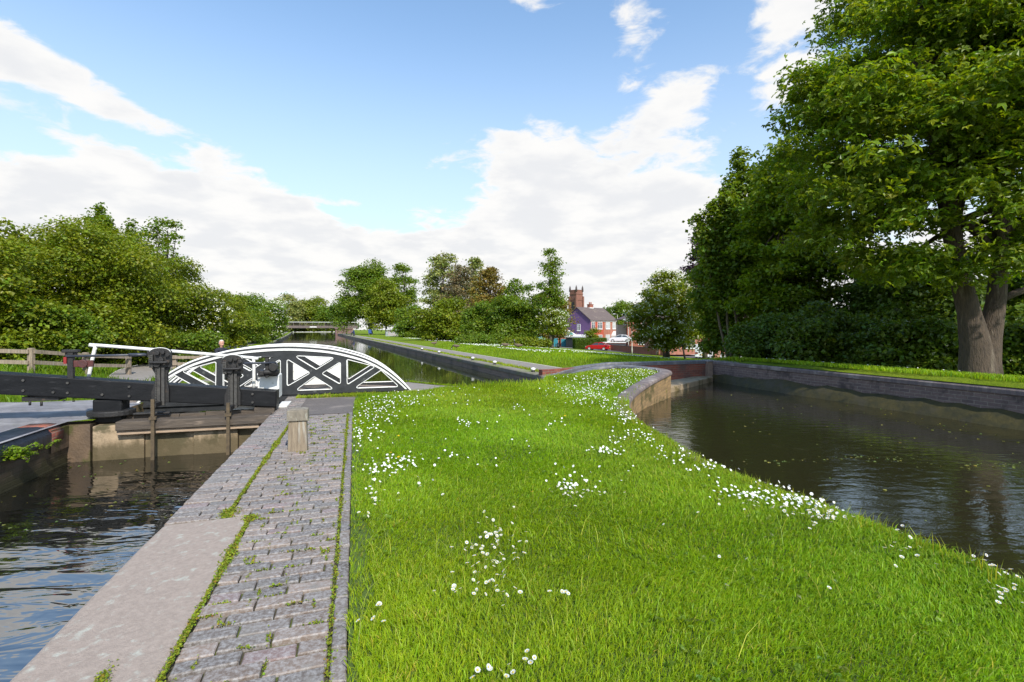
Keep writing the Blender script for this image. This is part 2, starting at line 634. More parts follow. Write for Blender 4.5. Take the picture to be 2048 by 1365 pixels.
M['blue_coping'] = brick('blue_coping', (.15, .155, .175), (.10, .105, .125), (.10, .09, .075), .115, 2.0, .007, rough=.55, grime=(.25, .24, .235), gscale=2.2, glo=.5, ghi=.75, moss=(.12, .12, .03), mosslo=.68, off=0)
M['coping_brown'] = brick('coping_brown', (.20, .155, .15), (.115, .098, .105), (.17, .15, .125), .078, 2.0, .008, rough=.7, grime=(.30, .27, .25), gscale=2.5, glo=.5, ghi=.72, moss=(.12, .115, .04), mosslo=.68, off=0)
M['pond_brick'] = brick('pond_brick', (.20, .14, .125), (.12, .09, .09), (.26, .22, .18), .235, .078, .009, rough=.7, grime=(.055, .042, .04), gscale=1.7, glo=.5, ghi=.66, moss=(.23, .17, .12), mosslo=.68)
M['red_brick'] = brick('red_brick', (.30, .085, .05), (.17, .05, .04), (.20, .155, .12), .235, .078, .009, grime=(.10, .065, .055), gscale=1.4, glo=.5, ghi=.68, moss=(.34, .24, .17), mosslo=.7)
M['tan_brick'] = brick('tan_brick', (.36, .235, .11), (.22, .145, .075), (.26, .19, .10), .235, .078, .009, grime=(.10, .08, .03), gscale=2.2, glo=.48, ghi=.62, moss=(.14, .13, .02), mosslo=.6)
M['ledge'] = pm('ledge', (.060, .048, .010), (.024, .024, .007), 5, .75, .6, 14, c3=(.05, .042, .02), c3scale=2.2, c3lo=.5, c3hi=.65)
M['weir'] = pm('weir', (.36, .28, .18), (.24, .18, .11), 4, .8, .4, 20, c3=(.13, .10, .04), c3scale=2.5, c3lo=.52, c3hi=.66)
M['bank_brick'] = brick('bank_brick', (.30, .21, .165), (.20, .15, .125), (.24, .21, .17), .24, .085, .01, grime=(.12, .10, .085), gscale=.6, glo=.48, ghi=.66, moss=(.11, .12, .03), mosslo=.62)
M['bark'] = pm('bark', (.105, .075, .052), (.05, .037, .027), 9, .9, 1.0, 14, stretch=(3, 3, .5), c3=(.16, .13, .095), c3scale=3, c3lo=.55, c3hi=.72, dist=.05)
M['bark_dark'] = pm('bark_dark', (.11, .085, .062), (.06, .05, .04), 9, .9, .6, 20, stretch=(3, 3, .5))
M['twig'] = pm('twig', (.20, .155, .10), (.13, .10, .07), 9, .9, .3)
M['moss'] = leaf_mat('moss', (.17, .22, .012), rough=.8, tf=.15)
M['grass_blade'] = leaf_mat('grass_blade', (.20, .31, .008), (.40, .55, .010), rough=.5, tf=.42)
M['leaf_sycamore'] = leaf_mat('leaf_sycamore', (.14, .21, .011), (.32, .43, .008), rough=.42, tf=.40)
M['leaf_hedge'] = leaf_mat('leaf_hedge', (.165, .21, .010), (.30, .35, .006), tf=.36)
M['leaf_dark'] = leaf_mat('leaf_dark', (.088, .145, .012), (.18, .27, .01), rough=.4, tf=.30)
M['leaf_mid'] = leaf_mat('leaf_mid', (.125, .195, .014), (.27, .36, .01), tf=.40)
M['leaf_pale'] = leaf_mat('leaf_pale', (.23, .26, .065), (.34, .37, .05), tf=.32)
M['leaf_rust'] = leaf_mat('leaf_rust', (.20, .15, .024), (.28, .20, .015), tf=.3)
M['leaf_pink'] = leaf_mat('leaf_pink', (.20, .165, .085), (.24, .19, .06), tf=.3)
M['leaf_purple'] = leaf_mat('leaf_purple', (.060, .030, .048), (.10, .03, .05), tf=.2)
M['blossom'] = leaf_mat('blossom', (.80, .80, .66), (.7, .7, .5), tf=.2, rough=.7)
M['petal'] = leaf_mat('petal', (.86, .86, .84), (.8, .8, .75), tf=.25, rough=.6)
M['daisy_eye'] = pm('daisy_eye', (.75, .50, .02), (.6, .38, .01), 30, .7, 0)
M['yellow_petal'] = leaf_mat('yellow_petal', (.85, .52, .01), (.8, .5, .01), tf=.2)


def ground_mat():
    m, t, b = new_mat('grass_ground')
    v = coord(t, 'Object')
    f = maprange(t, noise(t, v, .35, 6, .6), .35, .68)
    col = rgbmix(t, f, (.135, .205, .008), (.185, .24, .018))
    col = rgbmix(t, maprange(t, noise(t, v, 6.0, 6, .7), .4, .75, 0, .7), col, (.07, .13, .008))
    col = rgbmix(t, maprange(t, noise(t, v, 1.3, 6, .6), .62, .74, 0, .5), col, (.20, .20, .055))
    t.links.new(col, b.inputs['Base Color'])
    b.inputs['Roughness'].default_value = .9
    b.inputs['Specular IOR Level'].default_value = .1
    bump(t, b, noise(t, v, 22, 6, .75), .9, .06)
    return m


M['ground'] = ground_mat()
M['lawn_soil'] = pm('lawn_soil', (.065, .11, .010), (.05, .075, .012), 16, .95, .4, 60)
M['water_lock'] = water_mat('water_lock', (.008, .008, .006), 2.6, .42, (.6, 1.5, 1), .0, .015, 3, dist=.05, big=(.9, 1.3), ior=3.8)
M['water_pond'] = water_mat('water_pond', (.022, .020, .009), 4.5, .30, (.7, 1.4, 1), 0, .03, 4, scum=((.045, .042, .022), 1.3, .60, .78), dist=.025, ior=1.75)
M['water_canal'] = water_mat('water_canal', (.020, .024, .010), 1.2, .10, (1, 1, 1), 0, .05, 4, dist=.03)
# ------------------------------------------------------------------ plan of the place
ZL, ZP, ZC = -0.66, -0.42, -0.35       # water levels: lock chamber, side pond, canal
C0 = Vector((0.95, 15.6))              # start of the far towpath side bank
CD = Vector((-0.371, 0.928))           # canal direction
CN = Vector((0.928, 0.371))


def bankp(s, w):
    p = C0 + CD * s + CN * w
    return (p.x, p.y)


def smooth_line(pts, n=6):
    """Catmull-Rom through the points"""
    P = [Vector(p) for p in pts]
    out = []
    for i in range(len(P) - 1):
        p0, p1, p2, p3 = P[max(i - 1, 0)], P[i], P[i + 1], P[min(i + 2, len(P) - 1)]
        for k in range(n):
            t = k / n
            out.append(0.5 * ((2 * p1) + (p2 - p0) * t + (2 * p0 - 5 * p1 + 4 * p2 - p3) * t * t + (3 * p1 - p0 - 3 * p2 + p3) * t ** 3))
    out.append(P[-1])
    return [tuple(p) for p in out]


# side pond: near (island) edge with its swept coping, spillway, far wall.  (x, y, z of coping top)
near_edge3 = smooth_line([(3.6, -4, .02), (3.35, -1, .02), (3.1, 1.5, .02), (2.94, 2.9, .02), (2.63, 3.92, .02), (2.22, 5.3, .02), (2.02, 7.2, .03), (2.08, 8.6, .04), (2.33, 10.0, .06), (2.72, 11.05, .10), (3.28, 12.15, .17), (3.95, 13.2, .26), (4.45, 14.0, .31)], 6)
wing_top3 = smooth_line([(4.45, 14.0, .31), (4.52, 14.6, .315), (4.28, 15.3, .32), (3.85, 16.0, .32), (3.3, 16.45, .31), (2.6, 16.2, .26), (1.95, 15.55, .17), (1.4, 14.95, .03), (.97, 14.4, -.10)], 6)
JUNC = (7.3, 18.4)
red_wall = smooth_line([JUNC, (6.0, 17.95), (4.9, 17.5), (3.8, 17.15), (2.9, 16.95), (2.0, 16.4), (1.45, 15.9), (.95, 15.6)], 4)
far_wall = [JUNC, (8.06, 15.8), (9.83, 9.6), (11.8, 2.7), (13.8, -4)]
near_edge = [(p[0], p[1]) for p in near_edge3]
wing_top = [(p[0], p[1]) for p in wing_top3]
pond_poly = near_edge + [(4.5, 14.6), (4.6, 15.5), JUNC] + far_wall[1:]
chan_poly = wing_top[1:] + [(.95, 15.6)] + red_wall[::-1][1:] + [(4.6, 15.5)]
chamber_poly = [LW(-4.4, -8)[:2], LW(-1.38, -8)[:2], LW(-1.38, 10.05)[:2], LW(-4.07, 10.05)[:2], LW(-4.07, 9.8)[:2], LW(-4.4, 9.8)[:2]]
left_bank = [LW(-4.07, 13.6)[:2], (-8.6, 14.6), (-9.8, 16.6), (-11.6, 20.4), (-16.8, 32.5), (-25.6, 53.6), (-48, 107), (-66.5, 150), (-88, 200), (-100, 228)]
right_edge = [LW(-1.38, 13.6)[:2], LW(-.6, 13.95)[:2], (-2.8, 13.75), (-1.9, 13.15), (-1.0, 12.85), (.1, 13.0), (.86, 13.6), (.97, 14.4)]
right_bank = [tuple(C0), bankp(30, 0), bankp(90, 0), bankp(145, 0), bankp(190, 1.0), bankp(228, 6)]
canal_poly = [LW(-4.07, 10.05)[:2], LW(-1.38, 10.05)[:2]] + right_edge + right_bank + left_bank[::-1]


def lerp_off(line, a, b):
    """strip polygon between offsets a and b to the left of a polyline"""
    P = [Vector(p) for p in line]
    L, R = [], []
    for k in range(len(P)):
        t = (P[min(k + 1, len(P) - 1)] - P[max(k - 1, 0)]).normalized()
        nr = Vector((-t.y, t.x))
        L.append(tuple(P[k] + nr * a))
        R.append(tuple(P[k] + nr * b))
    return L + R[::-1]


tow_left = lerp_off(left_bank[3:], 1.3, 3.4)
tow_left = [(-9.6, 13.0)] + tow_left[:len(left_bank[3:])] + tow_left[len(left_bank[3:]):] + [(-11.8, 14.5)]
tow_right = [bankp(s, .75) for s in (-1, 20, 60, 140)] + [bankp(s, 2.0) for s in (140, 60, 20, -1)]
left_pave = [LW(*q)[:2] for q in ((-10.5, -8), (-4.4, -8), (-4.4, 9.8), (-4.07, 10.05), (-4.07, 11.7), (-4.3, 12.6), (-7.2, 12.6), (-8.2, 11.3), (-10.5, 10.6))]
bed_poly = [LW(*q)[:2] for q in ((-1.38, -8), (-.03, -8), (-.03, 9.35), (-1.38, 9.35))]
tar_poly = [LW(*q)[:2] for q in ((-1.38, 9.35), (-.03, 9.35), (.0, 10.4), (.02, 11.55), (-1.38, 11.55))]
br_poly = [LW(-1.38, 11.55)[:2], LW(1.15, 11.75)[:2], LW(1.75, 11.9)[:2], (-1.6, 12.45), (-.85, 12.35), (-.85, 12.7), (-1.05, 12.78), (-1.95, 13.05), (-2.85, 13.68), LW(-.6, 13.85)[:2], LW(-1.38, 13.5)[:2]]
street_poly = [bankp(s, 40.5) for s in (-60, 140)] + [bankp(s, 46.5) for s in (140, -60)]
pav_poly = [bankp(s, 46.56) for s in (-60, 140)] + [bankp(s, 49) for s in (140, -60)]


def inpoly(P, poly):
    P = np.asarray(P)
    x, y = P[:, 0], P[:, 1]
    c = np.zeros(len(P), bool)
    q = np.asarray([(p[0], p[1]) for p in poly])
    x1, y1 = q[:, 0], q[:, 1]
    x2, y2 = np.roll(x1, 1), np.roll(y1, 1)
    for a, b, d, e in zip(x1, y1, x2, y2):
        if b == e:
            continue
        c ^= ((b > y) != (e > y)) & (x < (d - a) * (y - b) / (e - b) + a)
    return c


def sstep(a, b, x):
    t = np.clip((x - a) / (b - a), 0, 1)
    return t * t * (3 - 2 * t)


def zf(x, y):
    x = np.asarray(x, dtype=float)
    y = np.asarray(y, dtype=float)
    w = (x - C0.x) * CN.x + (y - C0.y) * CN.y
    s = (x - C0.x) * CD.x + (y - C0.y) * CD.y
    prof = np.interp(w, [-1e4, 0, 1.8, 4, 7, 12, 20, 30, 37, 40, 50, 60, 90, 1e4], [0, 0, 0, .22, .15, -.25, -.95, -1.85, -2.38, -2.45, -2.4, -2.2, -1.8, -1.8])
    far = sstep(95, 130, s)             # beyond the trees the bank stays level
    prof = prof * (1 - far) + far * np.minimum(prof, 0) * .35
    z = np.where(y > -2, prof, prof)
    isl = inpoly(np.stack([x.ravel(), y.ravel()], 1), isl_poly).reshape(x.shape)
    bumpy = .035 * np.sin(x * 1.3 + .4) * np.sin(y * .9 + 1.0) + .02 * np.sin(x * 2.9 + y * 2.1)
    # raised ground behind the pond's far wall
    dwall = (x - 7.3) * .96 + (y - 18.4) * .275   # signed distance from the far wall line, + away from the pond
    rise = .27 * sstep(-.4, .3, dwall) * (1 - sstep(7, 16, dwall)) * (1 - sstep(17.5, 21, y))
    z = np.where(isl, 0.02 + bumpy * .6 * sstep(-.3, .8, WLv(x, y)[0]), z + rise * (w > 2))
    z = np.where(isl, z + .25 * np.exp(-(((x - 3.6) ** 2 + (y - 14.6) ** 2) / 3.0)), z)
    v, u = WLv(x, y)
    z = z + .42 * sstep(-6.6, -8.6, v) * sstep(11.5, 14, u) * (1 - sstep(16, 23, u)) * (x < -6)
    return z


def WLv(x, y):
    return x * CT + y * ST, -x * ST + y * CT


isl_poly = [LW(-1.38, -8)[:2], LW(-1.38, 13.6)[:2]] + right_edge[1:] + wing_top[::-1] + near_edge[::-1]

# ------------------------------------------------------------------ ground sheets
def build_ground():
    regs = [('water', chamber_poly), ('water', pond_poly), ('water', chan_poly), ('water', canal_poly), ('path_bed', bed_poly), ('tarmac', tar_poly),
            ('bridge_path', br_poly), ('left_paving', left_pave), ('tow_left', tow_left), ('tow_right', tow_right), ('street', street_poly), ('pavement', pav_poly), ('island', isl_poly)]
    pts, edges = [], []

    def line(poly, step=None, closed=True):
        i0 = len(pts)
        q = [Vector(p[:2]) for p in poly]
        m = len(q) if closed else len(q) - 1
        for k in range(m):
            a, b = q[k], q[(k + 1) % len(q)]
            L = (b - a).length
            mid = (a + b) / 2
            st = max(.4, mid.length * .06)
            n = max(1, int(L / st))
            for j in range(n):
                pts.append(a.lerp(b, j / n))
        n = len(pts) - i0
        for k in range(n):
            edges.append((i0 + k, i0 + (k + 1) % n))
    for _, p in regs:
        line(p)
    B = [(-420, -60), (420, -60), (420, 640), (-420, 640)]
    line(B)
    rng = random.Random(3)
    r = 1.0
    while r < 560:
        n = 46 if r < 25 else 60
        for k in range(n * 2):
            a = 2 * math.pi * (k + rng.random() * .8) / (n * 2)
            p = Vector((math.sin(a) * r, math.cos(a) * r))
            if p.y > -55 and abs(p.x) < 400 and p.y < 620 and (p.y > -6 or rng.random() < .15):
                pts.append(p)
        r *= 1.055
    V, E, F, *_ = geometry.delaunay_2d_cdt(pts, edges, [], 0, 1e-4)
    V = np.array([(p.x, p.y) for p in V])
    F = np.array([f for f in F if len(f) == 3])
    c = V[F].mean(1)
    lab = np.full(len(F), -1)
    for i, (nm, p) in enumerate(regs):
        ins = inpoly(c, p) & (lab < 0)
        lab[ins] = i
    z = zf(V[:, 0], V[:, 1])

    def emit(name, mask, mat, dz, kind='structure', zfix=None):
        f = F[mask]
        used, inv = np.unique(f, return_inverse=True)
        vv = np.column_stack([V[used], (z[used] + dz) if zfix is None else np.full(len(used), zfix)])
        # anticlockwise
        g = inv.reshape(-1, 3)
        p = vv[g]
        cr = (p[:, 1, 0] - p[:, 0, 0]) * (p[:, 2, 1] - p[:, 0, 1]) - (p[:, 1, 1] - p[:, 0, 1]) * (p[:, 2, 0] - p[:, 0, 0])
        g = np.where((cr < 0)[:, None], g[:, ::-1], g)
        o = np_mesh(name, vv, g, mat, smooth=True)
        o['kind'] = kind
        return o
    names = [r_[0] for r_ in regs]

    def ids(n):
        return np.isin(lab, [i for i, q in enumerate(names) if q == n])
    emit('ground', lab < 0, M['ground'], 0)
    emit('lawn', ids('island'), M['lawn_soil'], 0)
    emit('path', ids('path_bed'), M['path_soil'], 0, zfix=-.022)
    emit('path', ids('tarmac'), M['tarmac'], 0, zfix=-.003)
    emit('path', ids('bridge_path'), M['towpath'], -.01)
    emit('pavement', ids('left_paving'), M['left_paving'], 0)
    emit('towpath', ids('tow_left'), M['towpath'], -.01)
    emit('towpath', ids('tow_right'), M['towpath'], -.01)
    emit('road', ids('street'), M['street'], -.09)
    emit('pavement', ids('pavement'), M['pavement'], .03)


build_ground()


def water(poly, z, mat):
    mb = MB()
    tris = geometry.tessellate_polygon([[Vector((p[0], p[1], 0)) for p in poly]])
    i = mb.idx([(p[0], p[1], z) for p in poly])
    for t in tris:
        a, b, c = [Vector(poly[k][:2]) for k in t]
        cr = (b - a).cross(c - a)
        mb.fi([i[k] for k in (t if cr > 0 else t[::-1])])
    o = mb.build('water', mat)
    o['kind'] = 'structure'
    return o


water([LW(*q)[:2] for q in ((-4.5, -8), (-1.3, -8), (-1.3, 9.9), (-4.5, 9.9))], ZL, M['water_lock'])
water(near_edge + [(4.62, 14.6), (4.7, 15.5), (JUNC[0] + .1, JUNC[1] + .1)] + [(p[0] + .1, p[1]) for p in far_wall[1:]], ZP, M['water_pond'])
water(canal_poly[:2] + right_edge[:-1] + [(1.2, 14.3), (1.6, 15.2), (2.4, 16.1), (3.3, 16.75), (3.0, 16.98), (2.0, 16.45)] + right_bank + left_bank[::-1], ZC, M['water_canal'])

# ------------------------------------------------------------------ lock walls
def lock_side_wall():
    w = thing('lock_wall', 'brick lock wall beside the paved path, edged with one long pink stone slab', 'wall', LW(-1.38, 3), TH)
    mb = MB()
    # local frame: x across, y along, origin on the coping edge
    for y0, y1 in ((-11, 6.8), (7.05, 10.6)):
        mb.face([(0.0, y0, -1.6), (0.0, y1, -1.6), (0.0, y1, -.02), (0.0, y0, -.02)][::-1], 0, [(y0, -1.6), (y1, -1.6), (y1, -.02), (y0, -.02)][::-1])
    mb.face([(-.0, 6.8, -1.6), (-.0, 6.8, 0), (.3, 6.8, 0), (.3, 6.8, -1.6)], 0, [(0, -1.6), (0, 0), (.3, 0), (.3, -1.6)])
    mb.build('brickwork', M['chamber_brick'], w)
    s = MB()
    rng = random.Random(5)
    # slightly irregular slab, front edge worn
    pts = [(-.015, -5.4), (.58, -5.4)]
    n = 16
    left = [(-.015 + rng.uniform(-.008, .008), -5.0 + k * (6.43 / n)) for k in range(n + 1)]
    right = [(.585 + rng.uniform(-.012, .012), -5.0 + k * (6.43 / n)) for k in range(n + 1)]
    left[-1] = (.0, 1.40)
    right[-1] = (.575, 1.44)
    s.prism(left[::-1] + right, -.30, .012, axis='z')
    s.build('coping_stone', M['stone_slab'], w, bevel=.022)
    # blue brick coping further along: big headers laid across
    V, F, T = [], [], []
    r = np.random.default_rng(4)
    y = 1.455
    k = 0
    while y < 10.2:
        L = .112
        off = .05 if y > 6.4 and y < 7.2 else 0
        for x0, x1 in (((-.012 + off, .185), (.195, .40)) if k % 2 else ((-.012 + off, .285), (.295, .40))):
            if y > 6.6:
                pass
            add_brick(V, F, T, x0, x1, y + .003, y + L - .006, -.12, .004 + r.normal(0, .003), r, blue=.8)
        y += L
        k += 1
    np_mesh('coping_bricks', np.concatenate(V), np.concatenate(F), M['paver'], w, tint=np.concatenate(T))
    return w


def add_brick(V, F, T, x0, x1, y0, y1, zb, zt, r, blue=.4, ch=.0055):
    n = sum(len(a) for a in V)
    tw = r.normal(0, .003, 4)
    tz = r.normal(0, .0022, 4)
    sk = r.normal(0, .004)
    b = np.array([[x0, y0], [x1, y0 + sk], [x1, y1 + sk], [x0, y1]]) + tw[:, None] * .5
    cen = b.mean(0)
    inn = b + np.sign(cen - b) * ch
    v = np.concatenate([np.column_stack([b, np.full(4, zb)]), np.column_stack([b, zt - ch + tz]), np.column_stack([inn, zt + tz])])
    f = [(8, 9, 10, 11)]
    for i in range(4):
        j = (i + 1) % 4
        f.append((i, j, 4 + j, 4 + i))
        f.append((4 + i, 4 + j, 8 + j, 8 + i))
    V.append(v)
    F.append(np.array(f) + n)
    p = r.random()
    base = np.array([.245, .182, .142]) if p > blue else np.array([.19, .155, .132])
    if r.random() < .12:
        base = np.array([.235, .160, .145])
    base = base * r.uniform(.48, .92)
    T.append(np.tile(base, (12, 1)))


M['paver'] = attr_mat('paver', (1, 1, 1), rough=.62, bmp=.25, bscale=90, c3=(.20, .185, .165), c3scale=3.0, c3lo=.54, c3hi=.72)


def paved_path():
    V, F, T = [], [], []
    r = np.random.default_rng(9)
    y = -1.2
    k = 0
    while y < 9.3:
        h = .1155
        x = -.775 if y < 4.43 else -.96
        end = -.118
        first = True
        o = [.0, .12, .05, .16][k % 4] + r.normal(0, .01)
        pw = .238
        x += r.normal(0, .008)
        while x < end - .03:
            w = pw if not first else pw - o + .04
            first = False
            x1 = min(x + w, end)
            if end - x1 < .05:
                x1 = end
            hole = False
            if not hole:
                dz = r.normal(0, .0035)
                add_brick(V, F, T, x + .004, x1 - .006, y + .007, y + h - .012, -.1, dz + (.002 if r.random() > .06 else -.008), r, blue=.45)
            x = x1
        y += h
        k += 1
    y = -1.2
    while y < 9.3:    # edging course laid lengthways
        add_brick(V, F, T, -.104, -.036, y + .004, y + .222, -.1, .004 + r.normal(0, .004), r, blue=.7)
        y += .23
    o = np_mesh('path', np.concatenate(V), np.concatenate(F), M['paver'], tint=np.concatenate(T))
    o.rotation_euler = (0, 0, TH)
    o['kind'] = 'structure'


lock_side_wall()
paved_path()


def far_side_lock_wall():
    w = thing('lock_wall', 'mossy brick lock wall with rounded blue coping below the balance beam, opposite the paved path', 'wall', LW(-4.4, 3), TH)
    mb = MB()
    mb.face([(0, -11, -1.5), (0, 6.8, -1.5), (0, 6.8, -.2), (0, -11, -.2)], 0, [(0, -1.5), (17.8, -1.5), (17.8, -.2), (0, -.2)])
    # end pier turned towards the chamber, beside the gate recess
    mb.face([(0, 6.8, -1.5), (.30, 6.8, -1.5), (.30, 6.8, -.06), (0, 6.8, -.06)], 1, [(0, 0), (.3, 0), (.3, 1.4), (0, 1.4)])
    mb.face([(.30, 6.8, -1.5), (.30, 7.2, -1.5), (.30, 7.2, -.06), (.30, 6.8, -.06)], 1, [(0, 0), (.4, 0), (.4, 1.4), (0, 1.4)])
    mb.face([(-.35, 6.8, -.06), (.30, 6.8, -.06), (.30, 7.2, -.06), (-.35, 7.2, -.06)], 1, [(0, 0), (.6, 0), (.6, .4), (0, .4)])
    mb.face([(-.35, 6.3, .0), (.02, 6.3, -.05), (.02, 6.8, -.06), (-.35, 6.8, -.04)], 1, [(0, 0), (.3, 0), (.3, .5), (0, .5)])
    mb.face([(.02, 6.3, -.05), (.02, 6.3, -.4), (.02, 6.8, -.4), (.02, 6.8, -.06)], 1, [(0, 0), (.3, 0), (.3, .5), (0, .5)])
    mb.build('brickwork', [M['chamber_brick'], M['sill_wall']], w)
    c = MB()
    prof = [(-.40, -.05), (-.40, .02), (-.16, .02), (-.07, .008), (-.02, -.03), (.03, -.09), (.03, -.23), (-.02, -.26)]
    c.sweep([(0, 6.3), (0, -11)], [(o, z) for o, z in prof], smooth=True)
    cb = c.build('coping', M['blue_coping'], w)
    e = MB()
    e.sweep([(0.005, 6.62), (0.005, 6.3)], [(o, z) for o, z in prof], smooth=True)
    e.build('end_bricks', M['red_brick'], w)


M['sill_wall'] = pm('sill_wall', (.15, .10, .06), (.075, .052, .034), 4, .7, .5, 26, c3=(.06, .058, .012), c3scale=2.6, c3lo=.48, c3hi=.6)
far_side_lock_wall()


def gate_sill():
    g = thing('lock_sill', 'pale stained concrete sill across the lock chamber beneath the gate', 'sill', LW(-2.73, 9.8), TH)
    mb = MB()
    # face made of slabs of different wear
    segs = [(-1.34, -.62, .0), (-.62, .10, .03), (.10, .78, -.01), (.78, 1.36, .05)]
    for a, b, d in segs:
        mb.box(a, b - .004, d, .45, -1.5, -.10)
    mb.build('concrete', M['sill_concrete'], g, bevel=.012)


gate_sill()

# ------------------------------------------------------------------ lock gate with its balance beam and paddle gear
def bz(v):      # beam top
    return .786 - (v + 5.37) * .1087


def bb(v):      # beam bottom
    return .453 - (v + 5.37) * .0985


def paddle_stand(g, v, top):
    """cast iron stand bolted to the beam; g = gate, coordinates in the gate's frame (origin LW(-2.73,10))"""
    x = v + 2.73
    f = -.10        # front plane
    zb = bb(v) - .02
    s = MB()
    zh = top - .33
    col = [(x - .135, zb + .02), (x - .135, zb + .20), (x - .085, zb + .36), (x - .075, zh - .12), (x - .135, zh), (x + .135, zh), (x + .10, zh - .12), (x + .10, zb + .36), (x + .125, zb + .24), (x + .125, zb + .02)]
    s.prism(col[::-1], f + .02, .0)
    o = s.build('paddle_stand', M['black_iron'], g, bevel=.01)
    h = MB()
    arc = [(x + .15 * math.cos(a), top - .075 + .075 * math.sin(a)) for a in [math.pi * k / 10 for k in range(11)]]
    h.prism([(x - .15, zh), (x + .15, zh)][::1] + arc, f - .02, .02)
    for dx, dz, r in ((-.02, -.085, .035), (.06, -.075, .03), (.13, -.12, .03), (.12, -.24, .03), (.03, -.20, .045), (-.03, -.27, .055)):
        h.cyl((x + dx, f - .075, top + dz), (x + dx, f - .02, top + dz), r, 14)
    h.cyl((x - .12, f - .10, top - .24), (x + .14, f - .10, top - .24), .022, 8)
    h.box(x - .185, x - .15, f - .01, f + .05, top - .15, top - .05)
    h.build('gear_head', M['black_iron'], o, bevel=.006)
    k = MB()
    for j in range(7):       # exposed pinion teeth
        zz = top - .13 - j * .028
        k.box(x - .14, x - .08, f - .075, f - .02, zz - .009, zz + .009)
    k.box(x - .10, x - .08, f - .07, f - .02, top - .33, top - .11)
    k.build('pinion', M['worn_iron'], o)
    r = MB()
    r.box(x - .03, x + .015, f - .035, f + .02, zb - .02, zh + .02)
    n = int((zh - zb) / .028)
    for j in range(n):
        zz = zb + j * .028
        r.prism([(x - .055, zz), (x - .03, zz), (x - .03, zz + .019), (x - .055, zz + .012)], f - .05, f + .0)
    r.box(x + .03, x + .075, f - .03, f + .02, zb - .02, zh)
    r.build('rack', M['worn_iron'], o)
    t = MB()
    capz = [(x + .156 * math.cos(a), f + .0, top - .075 + .079 * math.sin(a)) for a in [math.pi * k / 12 for k in range(13)]]
    t.tube(capz, .006, 6)
    t.build('cap_edge', M['white_paint'], o)
    d = MB()
    d.box(x - .028, x + .022, -.42, -.375, -1.3, zb + .12)
    d.box(x - .05, x + .045, -.43, -.36, .0, .05)
    d.build('paddle_rod', M['rust'], g)
    a = MB()
    a.box(x - .045, x + .04, -.40, f, zb - .02, zb + .05)
    a.build('bracket', M['black_iron'], o)
    return o


M['worn_iron'] = pm('worn_iron', (.085, .08, .072), (.035, .034, .033), 16, .5, .4, 60, metal=.2)


